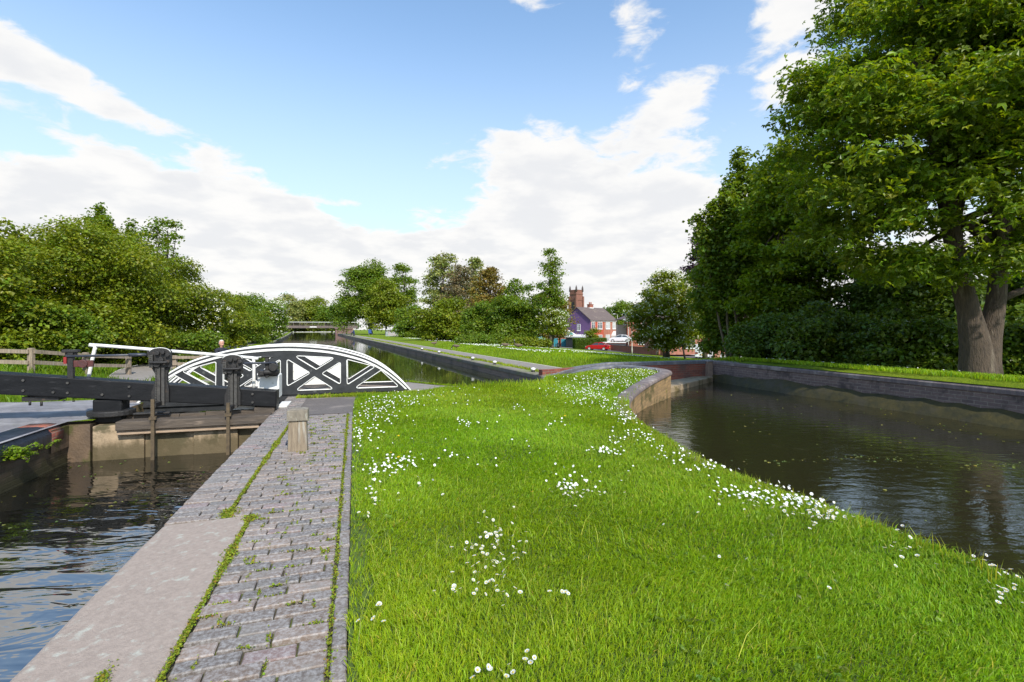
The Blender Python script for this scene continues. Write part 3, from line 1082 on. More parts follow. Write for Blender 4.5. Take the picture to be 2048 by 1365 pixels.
def lock_gate():
    g = thing('lock_gate', 'black timber lock gate with its long sloping balance beam and paddle gear', 'lock gate', LW(-2.73, 10), TH)
    X = lambda v: v + 2.73
    b = MB()
    vs_ = [-8.6, -6.2, -4.3, -2.7, -1.36]
    for a, c in zip(vs_, vs_[1:]):
        pass
    sec = []
    for v in vs_:
        thick = .0 if v > -3 else .012
        sec.append(b.idx([(X(v), -.02 - thick, bb(v)), (X(v), .30, bb(v)), (X(v), .30, bz(v)), (X(v), -.02 - thick, bz(v))]))
    for p, q in zip(sec, sec[1:]):
        for k in range(4):
            b.fi([p[k], q[k], q[(k + 1) % 4], p[(k + 1) % 4]][::-1])
    b.fi(sec[0])
    b.fi(sec[-1][::-1])
    bo = b.build('balance_beam', M['black_paint'], g, bevel=.015)
    for v in (-5.05, -4.66, -4.47, -4.0, -3.62, -1.75):
        for q in (.25, .75):
            if (v in (-4.66, -4.0) and q > .5) or (v == -3.62 and q < .5 and False):
                continue
            z = bb(v) + (bz(v) - bb(v)) * q
            st = MB()
            st.cyl((X(v), -.055, z), (X(v), -.03, z), .020, 8)
            st.build('bolt', M['worn_iron'], bo)
    sp = MB()      # strap plates under the beam
    sp.box(X(-5.1), X(-4.62), .02, .26, bb(-4.9) - .085, bb(-4.9) - .012)
    for v in (-5.0, -4.85, -4.55, -4.42):
        sp.cyl((X(v), .03, bb(v) - .03 - (.06 if v < -4.6 else .02)), (X(v), .03, bb(v) - .16 if v < -4.6 else bb(v) - .07), .018, 8)
    sp.build('strap_plate', M['black_iron'], bo)
    h = MB()
    h.box(X(-4.16), X(-3.74), .0, .34, -.10, bb(-3.95) + .0)
    h.build('heel_post', M['black_paint'], g, bevel=.03)
    cl = MB()
    ring = [(X(-3.93) + .34 * math.cos(a), .12 + .27 * math.sin(a)) for a in [2 * math.pi * k / 24 for k in range(24)]]
    cl.prism([(p[0], p[1]) for p in ring], .03, .12, axis='z')
    cl.box(X(-3.6), X(-3.05), .02, .12, .02, .06)
    cl.build('collar_strap', M['black_iron'], g, bevel=.015)
    m = MB()
    m.box(X(-1.74), X(-1.40), .02, .32, -.9, bb(-1.55))
    m.build('mitre_post', M['wet_wood'], g, bevel=.015)
    p = MB()
    y = X(-3.72)
    for k in range(5):
        w = (3.72 - 1.74) / 5
        p.box(y + k * w + .004, y + (k + 1) * w - .004, .10, .18, -1.3, .02 if k not in (1, 2) else .0)
    p.build('gate_planks', M['wet_wood'], g, bevel=.006)
    w = MB()
    w.box(X(-3.70), X(-1.42), -.36, -.06, -.165, -.02)
    w.build('footboard', M['wet_wood'], g, bevel=.012)
    w2 = MB()
    w2.box(X(-3.70), X(-1.60), -.31, -.09, -.245, -.168)
    w2.build('footboard_bearer', M['pale_wood'], g, bevel=.01)
    wb = MB()
    wb.box(X(-2.12), X(-1.76), .19, .23, -.07, .11)
    wb.build('white_board', M['white_paint'], g)
    paddle_stand(g, -3.16, 1.165)
    paddle_stand(g, -2.06, 1.03)
    # spindles and their outer bearings
    s = MB()
    s.cyl((X(-3.34), -.13, 1.055), (X(-4.50), -.02, 1.04), .019, 8)
    s.cyl((X(-3.36), -.13, 1.055), (X(-3.6), -.11, 1.053), .028, 8)
    s.build('spindle', M['blue_iron'], g)
    pz = bz(-4.45)
    q = MB()
    q.box(X(-4.49), X(-4.41), -.02, .06, pz - .05, 1.10)
    q.box(X(-4.56), X(-4.34), -.03, .07, 1.10, 1.15)
    q.box(X(-4.53), X(-4.37), .0, .05, 1.03, 1.10)
    qo = q.build('spindle_bearing', M['black_iron'], g, bevel=.01)
    q = MB()
    q.box(X(-4.41), X(-4.14), -.01, .04, .86, .97)
    q.cyl((X(-4.28), -.03, .915), (X(-4.28), .06, .915), .07, 12)
    q.build('windlass_socket', M['dull_red'], qo, bevel=.01)
    q = MB()
    q.box(X(-4.53), X(-4.49), -.035, .03, .92, 1.03)
    q.build('red_tab', M['red_paint'], qo)
    s = MB()
    s.cyl((X(-1.88), -.13, .88), (X(-1.38), .05, .865), .019, 8)
    s.build('spindle', M['blue_iron'], g)
    q = MB()
    q.box(X(-1.56), X(-1.50), .03, .11, .6, .965)
    q.box(X(-1.62), X(-1.42), .02, .12, .965, .99)
    q.box(X(-1.72), X(-1.38), .28, .5, .60, .72)
    q.cyl((X(-1.42), -.03, .79), (X(-1.42), .2, .79), .075, 12)
    q.cyl((X(-1.58), .02, .70), (X(-1.36), .08, .70), .05, 10)
    q.box(X(-1.66), X(-1.42), .04, .3, .64, .72)
    q.build('spindle_bearing', M['black_iron'], g, bevel=.01)
    wbx = MB()
    wbx.box(X(-1.73), X(-1.36), .31, .72, .18, .62)
    wbx.build('white_post_head', M['white_paint'], g, bevel=.02)
    t = MB()
    c = [(X(-4.36), .36, bz(-4.36) - .04), (X(-4.27), .36, 1.13), (X(-4.24), .36, 1.185), (X(-4.17), .36, 1.20), (X(-1.9), .36, .955), (X(-1.83), .36, .93), (X(-1.80), .36, .86), (X(-1.80), .36, bz(-1.8) - .03)]
    t.tube(smooth_line(c, 4), .029, 10)
    t.build('handrail', M['white_paint'], g)


M['blue_iron'] = pm('blue_iron', (.025, .03, .045), (.05, .055, .07), 15, .4, .2)
M['dull_red'] = pm('dull_red', (.10, .025, .022), (.05, .02, .02), 12, .6, .3)
lock_gate()
# ------------------------------------------------------------------ iron footbridge
ARC = [(0, 1.135), (.4, 1.12), (.85, 1.075), (1.22, 1.0), (1.71, .845), (2.11, .625), (2.45, .35), (2.73, .06)]
arc_full = [(-a, z) for a, z in ARC[::-1]] + ARC[1:]
arc_s = smooth_line(arc_full, 4)


def round_tri(p, r=.05, n=4):
    P = [Vector(q) for q in p]
    out = []
    m = len(P)
    for k in range(m):
        a, b, c = P[k - 1], P[k], P[(k + 1) % m]
        d1, d2 = (a - b).normalized(), (c - b).normalized()
        ang = d1.angle(d2)
        t = min(r / math.tan(ang / 2), .42 * (a - b).length, .42 * (c - b).length)
        s, e = b + d1 * t, b + d2 * t
        for j in range(n + 1):
            u = j / n
            out.append(tuple((1 - u) ** 2 * s + 2 * u * (1 - u) * b + u * u * e))
    return out


HOLES = [[(.20, .90), (1.06, .84), (.66, .585)], [(.065, .83), (.54, .51), (.065, .23)], [(1.17, .745), (1.17, .235), (.77, .49)], [(.62, .43), (1.04, .135), (.23, .135)],
         [(1.30, .80), (1.93, .62), (1.31, .22)], [(2.05, .535), (2.46, .14), (1.46, .14)]]
HOLES = HOLES + [[(-x, z) for x, z in h] for h in HOLES]


def parapet(parent, y):
    outer = [(p[0], p[1] - .035) for p in arc_s]
    outer[0] = (-2.70, .02)
    outer[-1] = (2.70, .02)
    outer = outer[::-1] + [(-2.70, -.02), (-2.70, -.22), (2.70, -.22), (2.70, -.02)][0:4]
    outer = [p for k, p in enumerate(outer) if k == 0 or math.dist(p, outer[k - 1]) > 1e-3]
    holes = [round_tri(h, .035) for h in HOLES]
    pts, edges = [], []
    for poly in [outer] + holes:
        i0 = len(pts)
        pts += [Vector(p) for p in poly]
        edges += [(i0 + k, i0 + (k + 1) % len(poly)) for k in range(len(poly))]
    V, E, F, *_ = geometry.delaunay_2d_cdt(pts, edges, [], 0, 1e-5)
    V = np.array([(p.x, p.y) for p in V])
    F = np.array([f for f in F if len(f) == 3])
    c = V[F].mean(1)
    keep = inpoly(c, outer)
    for h in holes:
        keep &= ~inpoly(c, h)
    F = F[keep]
    mb = MB()
    t = .03
    a = mb.idx([(p[0], y - t, p[1]) for p in V])
    b = mb.idx([(p[0], y + t, p[1]) for p in V])
    cnt = {}
    for f in F:
        p = V[f]
        if (p[1][0] - p[0][0]) * (p[2][1] - p[0][1]) - (p[1][1] - p[0][1]) * (p[2][0] - p[0][0]) < 0:
            f = f[::-1]
        mb.fi([a[k] for k in f])
        mb.fi([b[k] for k in f[::-1]])
        for k in range(3):
            cnt[(f[k], f[(k + 1) % 3])] = 1
    for (i, j) in cnt:
        if (j, i) not in cnt:
            mb.fi([a[j], a[i], b[i], b[j]])
    o = mb.build('parapet', M['bridge_black'], parent)
    tr = MB()
    for h in holes:
        for yy in (y - t - .004, y + t + .004):
            tr.tube([(p[0], yy, p[1]) for p in h], .0095, 6, closed=True)
    tr.build('painted_trim', M['white_paint'], o)
    r = MB()
    path = [(p[0], y, p[1] - .022) for p in arc_s]
    r.tube(path, .024, 10)
    r.build('handrail', M['white_paint'], o)
    r = MB()
    n = len(arc_s)
    P1, P2, P3, P4 = [], [], [], []
    for p in arc_s:
        zz = p[1] - .098
        P1.append((p[0], y - t - .018, zz - .024)); P2.append((p[0], y + t + .018, zz - .024)); P3.append((p[0], y + t + .018, zz + .024)); P4.append((p[0], y - t - .018, zz + .024))
    R = [r.idx(q) for q in zip(P1, P2, P3, P4)]
    for p, q in zip(R, R[1:]):
        for k in range(4):
            r.fi([p[k], q[k], q[(k + 1) % 4], p[(k + 1) % 4]][::-1])
    r.fi(R[0]); r.fi(R[-1][::-1])
    r.build('top_flange', M['white_paint'], o)
    f = MB()
    f.box(-2.66, 2.66, y - .075, y + .075, -.10, -.04)
    f.box(-2.66, 2.66, y - .06, y + .06, .055, .085)
    f.build('bottom_flange', M['bridge_black'], o)
    return o


def footbridge():
    g = thing('footbridge', 'arched black and white iron footbridge over the lock channel', 'footbridge', LW(-1.475, 11.9), TH)
    parapet(g, 0.0)
    parapet(g, 1.2)
    d = MB()
    n = 20
    rows = []
    for k in range(n + 1):
        x = -3.0 + 6.0 * k / n
        z = .13 * max(0, 1 - (x / 2.9) ** 2) + .0
        rows.append(d.idx([(x, .05, z), (x, 1.15, z), (x, 1.15, z - .14), (x, .05, z - .14)]))
    for p, q in zip(rows, rows[1:]):
        for k in range(4):
            d.fi([p[k], q[k], q[(k + 1) % 4], p[(k + 1) % 4]])
    d.fi(rows[0][::-1]); d.fi(rows[-1])
    d.build('deck', M['bridge_deck'], g)
    s = MB()
    s.box(-.02, 1.22, 1.245, 1.275, .12, .96)
    s.build('white_panel', M['white_paint'], g)
    s = MB()
    s.box(-1.05, -.35, 1.245, 1.275, -.02, .34)
    s.build('white_panel', M['white_paint'], g)


M['bridge_deck'] = pm('bridge_deck', (.24, .19, .155), (.17, .135, .11), 10, .9, .4, 50)
footbridge()


def gate_beam_far():
    # white painted nosing plate on the coping where the gate shuts
    o = MB()
    o.box(-.02, .16, -.06, .62, .004, .03)
    o = o.build('coping_plate', M['white_paint'], loc=LW(-1.38, 10.35), rz=TH, bevel=.006)
    tag(o, 'white painted plate on the ground where the balance beam ends', 'plate')


gate_beam_far()


def wooden_post():
    p = thing('mooring_post', 'squat weathered wooden post standing in the brick path', 'post', (-2.64, 6.17, 0), TH)
    b = MB()
    b.hexa([(-.113, -.09, -.1), (.113, -.09, -.1), (.113, .09, -.1), (-.113, .09, -.1), (-.102, -.085, .365), (.102, -.085, .365), (.102, .085, .365), (-.102, .085, .365)])
    b.build('post', M['post_wood'], p, bevel=.012)
    c = MB()
    c.hexa([(-.122, -.105, .369), (.122, -.105, .369), (.122, .105, .369), (-.122, .105, .369), (-.118, -.10, .50), (.118, -.10, .503), (.118, .10, .503), (-.118, .10, .50)])
    c.hexa([(-.118, -.10, .50), (.118, -.10, .503), (.118, .10, .503), (-.118, .10, .50), (-.06, -.05, .516), (.06, -.05, .516), (.06, .05, .516), (-.06, .05, .516)])
    c.build('cap', M['cap_wood'], p, bevel=.01)


M['cap_wood'] = pm('cap_wood', (.24, .21, .165), (.16, .14, .11), 9, .9, .5, 30, stretch=(3, 3, 1), c3=(.40, .42, .36), c3scale=5, c3lo=.55, c3hi=.7)
wooden_post()

# ------------------------------------------------------------------ side pond walls
def bull(w, h, o=0.0, drop=.10):
    """rounded coping section; + is to the left of travel; w wide, top at h"""
    pts = [(o, h - drop)]
    for k in range(9):
        a = math.pi * k / 8
        pts.append((o + w / 2 - w / 2 * math.cos(a) * (1 if True else 0), h - .05 + .05 * math.sin(a) ** .7))
    pts.append((o + w, h - drop))
    return pts


def island_wall():
    g = thing('pond_wall', 'curving low brick wall with rounded coping along the daisy lawn', 'wall')
    # wall face below the coping, on the pond side (travelling away from the camera the pond is on the right)
    line = near_edge3 + wing_top3[1:9]
    pa = [(p[0], p[1]) for p in line]
    zs = [p[2] for p in line]
    w = MB()
    w.sweep(pa, [(.0, -.08), (.0, -.45), (.0, -.9)][::-1], zs=zs, caps=False)
    w.build('brickwork', M['tan_brick'], g)
    c = MB()
    k0 = 6 * 6
    c.sweep(pa[k0:], bull(.34, 0, -.035), zs=zs[k0:], smooth=True)
    c.build('coping', M['coping_brown'], g)
    c = MB()
    c.sweep(pa[:k0 + 1], [(-.015, -.1), (-.015, -.006), (.0, .0), (.10, .0), (.12, -.02), (.12, -.1)], zs=zs[:k0 + 1])
    c.build('edging', M['edge_conc'], g)
    # wing beyond the corner, running down to the canal
    g2 = thing('wing_wall', 'blue brick wing wall humping over the spillway and down to the canal', 'wall')
    line = wing_top3[8:]
    pa = [(p[0], p[1]) for p in line]
    zs = [p[2] for p in line]
    c = MB()
    c.sweep(pa, bull(.34, .0, -.035), zs=zs, smooth=True)
    c.build('coping', M['blue_coping'], g2)
    w = MB()
    w.sweep(pa, [(.27, -1.0), (.27, -.06), (.0, -.06), (.0, -1.0)], zs=zs)
    w.build('brickwork', M['red_brick'], g2)


M['edge_conc'] = pm('edge_conc', (.30, .26, .21), (.20, .17, .13), 14, .9, .5, 50, c3=(.10, .11, .03), c3scale=4, c3lo=.55, c3hi=.68)
island_wall()


def spill_wall():
    g = thing('spillway_wall', 'red brick wall under a blue coping behind the weir', 'wall')
    w = MB()
    # travelling from the junction towards the canal, the water is on the left
    w.sweep(red_wall, [(.0, -1.0), (.0, .20), (-.22, .20), (-.22, -.6)][::-1])
    w.build('brickwork', M['red_brick'], g)
    zs = [0.0 if k < 14 else -.32 * ((k - 14) / max(1, len(red_wall) - 15)) ** 1.0 for k in range(len(red_wall))]
    c = MB()
    c.sweep(red_wall, [(.03, .205), (.03, .30), (.0, .325), (-.26, .325), (-.28, .30), (-.28, .205)][::-1], zs=zs)
    c.build('coping', M['blue_coping'], g, bevel=.01)
    p = thing('brick_pier', 'square brick pier where the red wall meets the long pond wall', 'pier', (JUNC[0], JUNC[1], 0), 0.25)
    m = MB()
    m.box(-.22, .14, -.14, .22, -1.0, .27)
    m.build('shaft', M['pond_brick_obj'], p)
    m = MB()
    m.box(-.25, .17, -.17, .25, .27, .335)
    m.build('cap', M['pier_cap'], p, bevel=.02)


M['pond_brick_obj'] = pm('pond_brick_obj', (.30, .22, .17), (.20, .145, .11), 5, .85, .4, 40, c3=(.14, .10, .08), c3scale=3)
M['pier_cap'] = pm('pier_cap', (.26, .25, .26), (.19, .18, .19), 6, .8, .3, 40)


def weir():
    g = thing('weir_sill', 'low pale stone weir sill between the corner of the lawn wall and the pier', 'weir')
    m = MB()
    a, b = Vector((4.40, 15.2)), Vector((JUNC[0] - .1, JUNC[1] - .22))
    d = (b - a).normalized()
    nn = Vector((d.y, -d.x))       # towards the pond
    q = [a + nn * .45, b + nn * .12, b - nn * .4, a - nn * .5]
    m.prism([tuple(p) for p in q], -.9, -.25, axis='z')
    m.build('stone', M['weir'], g, bevel=.03)


def pond_far_wall():
    g = thing('pond_wall', 'long straight dark brick wall across the pond below the big tree', 'wall')
    w = MB()
    w.sweep(far_wall, [(0, -1.0), (0, .245)], caps=False)
    w.build('brickwork', M['pond_brick'], g)
    c = MB()
    c.sweep(far_wall, [(-.03, .20), (-.03, .285), (.0, .315), (.05, .33), (.22, .33), (.28, .31), (.29, .2)], smooth=False)
    c.build('coping', M['coping_brown'], g)
    le = MB()
    # sloping mossy ledge at the foot of the wall, slightly irregular
    rng = random.Random(8)
    P = [Vector(p) for p in far_wall]
    line = []
    for a, b in zip(P, P[1:]):
        n = max(2, int((b - a).length / .35))
        for k in range(n):
            line.append(a.lerp(b, k / n))
    line.append(P[-1])
    prev = None
    for k, p in enumerate(line):
        t = (line[min(k + 1, len(line) - 1)] - line[max(k - 1, 0)]).normalized()
        nr = Vector((t.y, -t.x))      # into the pond (right of travel)
        f = min(1, k / 6)
        h = (-.12 + rng.uniform(-.05, .05)) - .05 * (1 - f)
        o1 = .12 * f + rng.uniform(-.02, .03)
        o2 = .32 * f + .05 + rng.uniform(-.05, .06)
        cur = le.idx([(p.x, p.y, h + .02), (p.x + nr.x * o1, p.y + nr.y * o1, h - .06), (p.x + nr.x * (o1 + o2) / 2, p.y + nr.y * (o1 + o2) / 2, h - .18 + rng.uniform(-.06, .06)), (p.x + nr.x * o2, p.y + nr.y * o2, -.5)])
        if prev:
            for j in range(3):
                le.fi([prev[j], prev[j + 1], cur[j + 1], cur[j]][::-1], 0, True)
        prev = cur
    le.build('mossy_ledge', M['ledge'], g)


spill_wall()
weir()
pond_far_wall()


def canal_banks():
    g = thing('canal_bank_wall', 'long dark stone bank wall below the far towpath with white bollards', 'wall')
    w = MB()
    w.sweep([tuple(p) for p in right_bank], [(0, -.9), (0, -.10)], caps=False)
    w.build('brickwork', M['bank_brick'], g)
    c = MB()
    c.sweep([tuple(p) for p in right_bank[:4]], [(.03, -.12), (.03, .0), (.0, .03), (-.38, .03), (-.42, -.02)][::-1])
    c.build('coping', M['bank_coping'], g)
    g = thing('canal_bank_wall', 'low bank wall beside the left towpath leading to the distant bridge', 'wall')
    w = MB()
    w.sweep(left_bank[::-1], [(0, -.9), (0, -.05)], caps=False)
    w.build('brickwork', M['bank_brick'], g)
    c = MB()
    c.sweep(left_bank[::-1], [(.03, -.12), (.03, .0), (-.0, .02), (-.3, .02), (-.34, -.03)][::-1])
    c.build('coping', M['bank_coping'], g)
    g = thing('channel_wall', 'curved brown brick channel wall behind the footbridge, seen through its left openings', 'wall')
    w = MB()
    lw = [LW(-4.07, 10.05)[:2], LW(-4.07, 13.6)[:2]]
    w.sweep(lw[::-1], [(0, -1.2), (0, .0)], caps=False)
    lw2 = smooth_line([LW(-4.07, 13.6)[:2], LW(-4.3, 14.6)[:2], LW(-4.9, 15.6)[:2], LW(-5.8, 16.2)[:2], LW(-7, 16.4)[:2]], 4)
    w.build('brickwork', M['tan_brick'], g)
    g = thing('channel_wall', 'brick channel wall under the end of the footbridge nearest the lawn', 'wall')
    w = MB()
    rw = [LW(-1.38, 10.05)[:2]] + [tuple(p) for p in right_edge]
    w.sweep(rw, [(0, -1.2), (0, .0)], caps=False)
    w.build('brickwork', M['bank_brick'], g)


M['bank_coping'] = pm('bank_coping', (.24, .215, .18), (.16, .14, .115), 3, .9, .4, 30, c3=(.16, .19, .05), c3scale=.8, c3lo=.5, c3hi=.65)
canal_banks()
# black bollards with white tops along the far bank
for k, (s, lab) in enumerate([(1.2, 'white topped mooring bollard by the canal mouth, closest to the wing wall'), (5.0, 'white topped mooring bollard on the far bank, second from the wing wall'),
                              (8.0, 'white topped mooring bollard on the far bank, third from the wing wall'), (14.6, 'white topped mooring bollard on the far bank, fourth from the wing wall'), (19.5, 'white topped mooring bollard on the far bank, farthest from the wing wall')]):
    p = bankp(s, .22)
    t = thing('mooring_bollard', lab, 'bollard', (p[0], p[1], 0.0), 0, 'bollards along the far canal bank')
    m = MB()
    m.tube([(0, 0, 0), (0, 0, .09)], [.075, .055], 12)
    m.build('shaft', M['black_iron'], t)
    m = MB()
    m.tube([(0, 0, .09), (0, 0, .12), (0, 0, .16), (0, 0, .18)], [.06, .085, .08, .03], 12)
    m.build('top', M['white_paint'], t)
# ------------------------------------------------------------------ leaves and trees
def gz(x, y):
    return float(zf(np.array([x]), np.array([y]))[0])


def norm(a):
    return a / np.maximum(np.linalg.norm(a, axis=-1, keepdims=True), 1e-9)


def leaf_quads(r, P, N, size, lobes=1, width=.38):
    """P,N (n,3), size (n,) -> vertices, quads"""
    n = len(P)
    a = norm(np.cross(N, r.normal(size=(n, 3))))
    b = np.cross(N, a)
    Vs, Fs = [], []
    for ang in ([0.0] if lobes == 1 else [-1.0, 0.0, 1.0]):
        d = a * math.cos(ang) + b * math.sin(ang)
        e = np.cross(N, d)
        s = size[:, None] * (1.0 if ang == 0 else .82)
        w = width if lobes == 1 else width * .62
        base = P - (a * size[:, None] * (.5 if lobes == 1 else .35))
        v = np.stack([base, base + d * s * .55 + e * s * w + N * s * .10, base + d * s - N * s * .18, base + d * s * .55 - e * s * w + N * s * .10], 1)
        Vs.append(v)
    V = np.concatenate(Vs, 0).reshape(-1, 3)
    F = np.arange(len(V)).reshape(-1, 4)
    return V, F


def tints(r, n, hue=.12, val=.18, per=4):
    v = np.clip(r.normal(1, val, n), .5, 1.6)
    h = r.normal(0, hue, n)
    t = np.stack([v * (1 + h), v, v * (1 - .5 * h)], 1)
    return t


def sub_blobs(r, env, k, rmin=.26, rmax=.42, shell=.75, low=-.5):
    """scatter smaller clumps through an envelope of ellipsoids so the outline breaks up"""
    env = np.asarray(env, float)
    wts = (env[:, 3] * env[:, 4] * env[:, 5]) ** (2 / 3)
    out = []
    bi = r.choice(len(env), size=k, p=wts / wts.sum())
    for i in bi:
        d = r.normal(size=3)
        d /= np.linalg.norm(d)
        if d[2] < low:
            d[2] *= -.4
        rad = shell + (1.02 - shell) * r.random()
        if r.random() < .25:
            rad *= r.random()
        c = env[i, :3] + d * env[i, 3:] * rad
        q = r.uniform(rmin, rmax) * np.mean(env[i, 3:])
        out.append([*c, q * r.uniform(.9, 1.3), q * r.uniform(.9, 1.3), q * r.uniform(.6, .95)])
    return np.array(out)


def crown_points(r, blobs, n, per, spray, flat=.45, shell=.35):
    wts = (blobs[:, 3] * blobs[:, 4] * blobs[:, 5]) ** (2 / 3)
    ns = max(1, n // per)
    bi = r.choice(len(blobs), size=ns, p=wts / wts.sum())
    d = norm(r.normal(size=(ns, 3)))
    d[:, 2] = np.where((d[:, 2] < -.3) & (r.random(ns) < .5), -d[:, 2], d[:, 2])
    rad = shell + (1 - shell) * r.random(ns) ** .55
    c = blobs[bi, :3] + d * blobs[bi, 3:] * rad[:, None]
    off = r.normal(size=(ns, per, 3)) * spray * np.array([1, 1, flat])
    # tilt each spray a little outward/downward
    P = c[:, None, :] + off
    P[:, :, 2] -= (np.linalg.norm(off[:, :, :2], axis=2) ** 1) * .25
    N = norm(d[:, None, :] * .55 + np.array([0, 0, .65]) + r.normal(size=(ns, per, 3)) * .42)
    T = tints(r, ns, .10, .16)[:, None, :] * tints(r, ns * per, .06, .14).reshape(ns, per, 3)
    return P.reshape(-1, 3), N.reshape(-1, 3), T.reshape(-1, 3), d, c


def limb_path(r, a, b, n=6, wob=.08, sag=.0):
    a, b = np.array(a, float), np.array(b, float)
    L = np.linalg.norm(b - a)
    pts = []
    for k in range(n + 1):
        t = k / n
        p = a + (b - a) * t
        p = p + r.normal(0, wob * L * .3, 3) * math.sin(math.pi * t)
        p[2] += sag * L * math.sin(math.pi * t)
        pts.append(p)
    return pts


NMUL, SMUL = 2.2, 1.25


def make_tree(name, label, cat, x, y, env, leaf, n, size, seed, trunk=None, group=None, k=40, per=7, spray=None, bark='bark_dark', lobes=1,
              blossom=0, bl_bias=None, shell=.35, rmin=.26, rmax=.42, limbs=7, flat=.45, z=None, low=-.5, raw=None, bl_size=.07, stems=None, shell2=.75, width=.44):
    """env: list of ellipsoids (dx,dy,z,rx,ry,rz) relative to the base"""
    r = np.random.default_rng(seed)
    n = int(n * NMUL)
    size *= SMUL
    base = gz(x, y) if z is None else z
    t = thing(name, label, cat, (x, y, base), 0, group)
    blobs = sub_blobs(r, env, k, rmin, rmax, shell2, low) if raw is None else np.array(raw, float)
    P, N, T, d, c = crown_points(r, blobs, n, per, spray or size * 1.5, flat, shell)
    ok = P[:, 2] > .02
    P, N, T = P[ok], N[ok], T[ok]
    sz = size * r.uniform(.5, 1.4, len(P))
    V, F = leaf_quads(r, P, N, sz, lobes, width)
    TT = np.repeat(T, 4, 0)
    if lobes > 1:
        TT = np.concatenate([TT] * 3, 0)
    np_mesh('crown', V, F, M[leaf], t, tint=TT)
    # trunk and limbs
    mb = MB()
    if trunk:
        h, rad = trunk
        cen = np.mean(np.asarray(env, float)[:, :3], 0)
        tops = np.asarray(env, float)
        top = np.array([cen[0] * .8, cen[1] * .8, max(h, cen[2])])
        path = limb_path(r, (0, 0, -.15), top, 8, .05)
        mb.tube(path, [rad * (1.35 if q == 0 else 1.0) * (1 - .72 * q / 8) for q in range(9)], 9)
        for j in range(limbs):
            bl = blobs[r.integers(len(blobs))]
            q = r.uniform(.35, .85)
            a = path[int(q * 8)]
            mb.tube(limb_path(r, a, bl[:3], 5, .12, .05), [rad * .42 * (1 - q * .4) * (1 - .8 * m / 5) + .006 for m in range(6)], 6)
    elif stems:
        for j in range(stems):
            bl = blobs[r.integers(len(blobs))]
            a = (r.normal(0, .35), r.normal(0, .35), -.1)
            mb.tube(limb_path(r, a, bl[:3], 5, .1, .04), [.06 * (1 - .8 * m / 5) + .006 for m in range(6)], 6)
    if mb.f:
        mb.build('trunk' if trunk else 'branches', M[bark], t)
    if blossom:
        g_ = .22
        keyf = np.round(P[:, 0] / g_).astype(int) * 1000 + np.round(P[:, 2] / g_).astype(int)
        order = np.lexsort((P[:, 1] + r.normal(0, .1, len(P)), keyf))
        firsts = order[np.r_[True, np.diff(keyf[order]) != 0]]
        keyt = np.round(P[:, 0] / g_).astype(int) * 1000 + np.round(P[:, 1] / g_).astype(int)
        order = np.lexsort((-P[:, 2] + r.normal(0, .1, len(P)), keyt))
        tops_ = order[np.r_[True, np.diff(keyt[order]) != 0]]
        q = P[np.unique(np.concatenate([firsts, tops_]))]
        r.shuffle(q)
        if bl_bias is not None:
            q = q[bl_bias(q)]
        q = q[:blossom]
        q = q + np.array([0, -.05, .05])
        nn = len(q)
        q = q + np.array([0, 0, size * .3]) + r.normal(0, .03, (nn, 3))
        m_ = 5
        q = (q[:, None, :] + r.normal(0, bl_size * .75, (nn, m_, 3))).reshape(-1, 3)
        Nn = norm(r.normal(size=(len(q), 3)) * .6 + np.array([0, -.3, .7]))
        V, F = leaf_quads(r, q, Nn, np.full(len(q), bl_size) * r.uniform(.6, 1.3, len(q)), 1, .5)
        np_mesh('blossom', V, F, M['blossom'], t, tint=np.repeat(tints(r, len(q), .04, .1), 4, 0))
    return t


def PX(px, d):
    return (px - 1024) / 1000 * d


def bush_env(w, h, dep, r_=None):
    """a rounded bush sitting on the ground"""
    return [(0, 0, h * .48, w * .5, dep * .5, h * .5), (-w * .22, -dep * .1, h * .30, w * .3, dep * .4, h * .30), (w * .25, dep * .05, h * .34, w * .28, dep * .4, h * .34),
            (-w * .1, -dep * .12, h * .16, w * .42, dep * .42, h * .17), (w * .14, -dep * .08, h * .16, w * .38, dep * .42, h * .17)]


def bush(label, px0, px1, ytop, d, leaf, n, size, seed, dep=None, name='bush', cat='bush', group=None, z=None, hfac=1.0, **kw):
    x = PX((px0 + px1) / 2, d)
    w = (px1 - px0) / 1000 * d
    base = gz(x, d) if z is None else z
    h = (657 - ytop) / 1000 * d + 1.5 - base
    env = bush_env(w, h * hfac, dep or w * .8)
    kw.setdefault('stems', 5)
    kw.setdefault('low', -.97)
    kw.setdefault('shell2', .6)
    return make_tree(name, label, cat, x, d, env, leaf, n, size, seed, group=group, z=base, **kw)


# --- left: hawthorn hedge along the towpath
G1 = 'bushes along the left towpath'
bush('dark green bush at the extreme left edge, behind the wooden fence', -330, 70, 425, 14.5, 'leaf_hedge', 16000, .085, 11, dep=4.5, k=70, group=G1, spray=.14)
bush('tall yellow green bush above the fence at the left edge', -140, 190, 395, 17.5, 'leaf_hedge', 19000, .085, 12, dep=5, k=80, group=G1, spray=.15)
bush('broad yellow green bush behind the white gate handrail', 55, 320, 425, 20, 'leaf_hedge', 24000, .085, 13, dep=5.5, k=90, group=G1, spray=.15)
bush('low dark leafy bush in front of the hedge, left of the white handrail', -40, 175, 612, 15.6, 'leaf_mid', 13000, .075, 14, dep=2.2, k=60, group=G1, spray=.12)
bush('rounded yellow green bush right behind the paddle stands', 190, 400, 475, 23.5, 'leaf_hedge', 24000, .085, 15, dep=5.5, k=90, group=G1, spray=.15)
bush('hawthorn bush with a cascade of white blossom on its right side', 280, 440, 525, 26, 'leaf_hedge', 17000, .085, 16, dep=5, k=70, group=G1, name='hawthorn_bush', blossom=420,
     bl_bias=lambda q: (q[:, 0] > .8) & (q[:, 1] < .5), spray=.14)
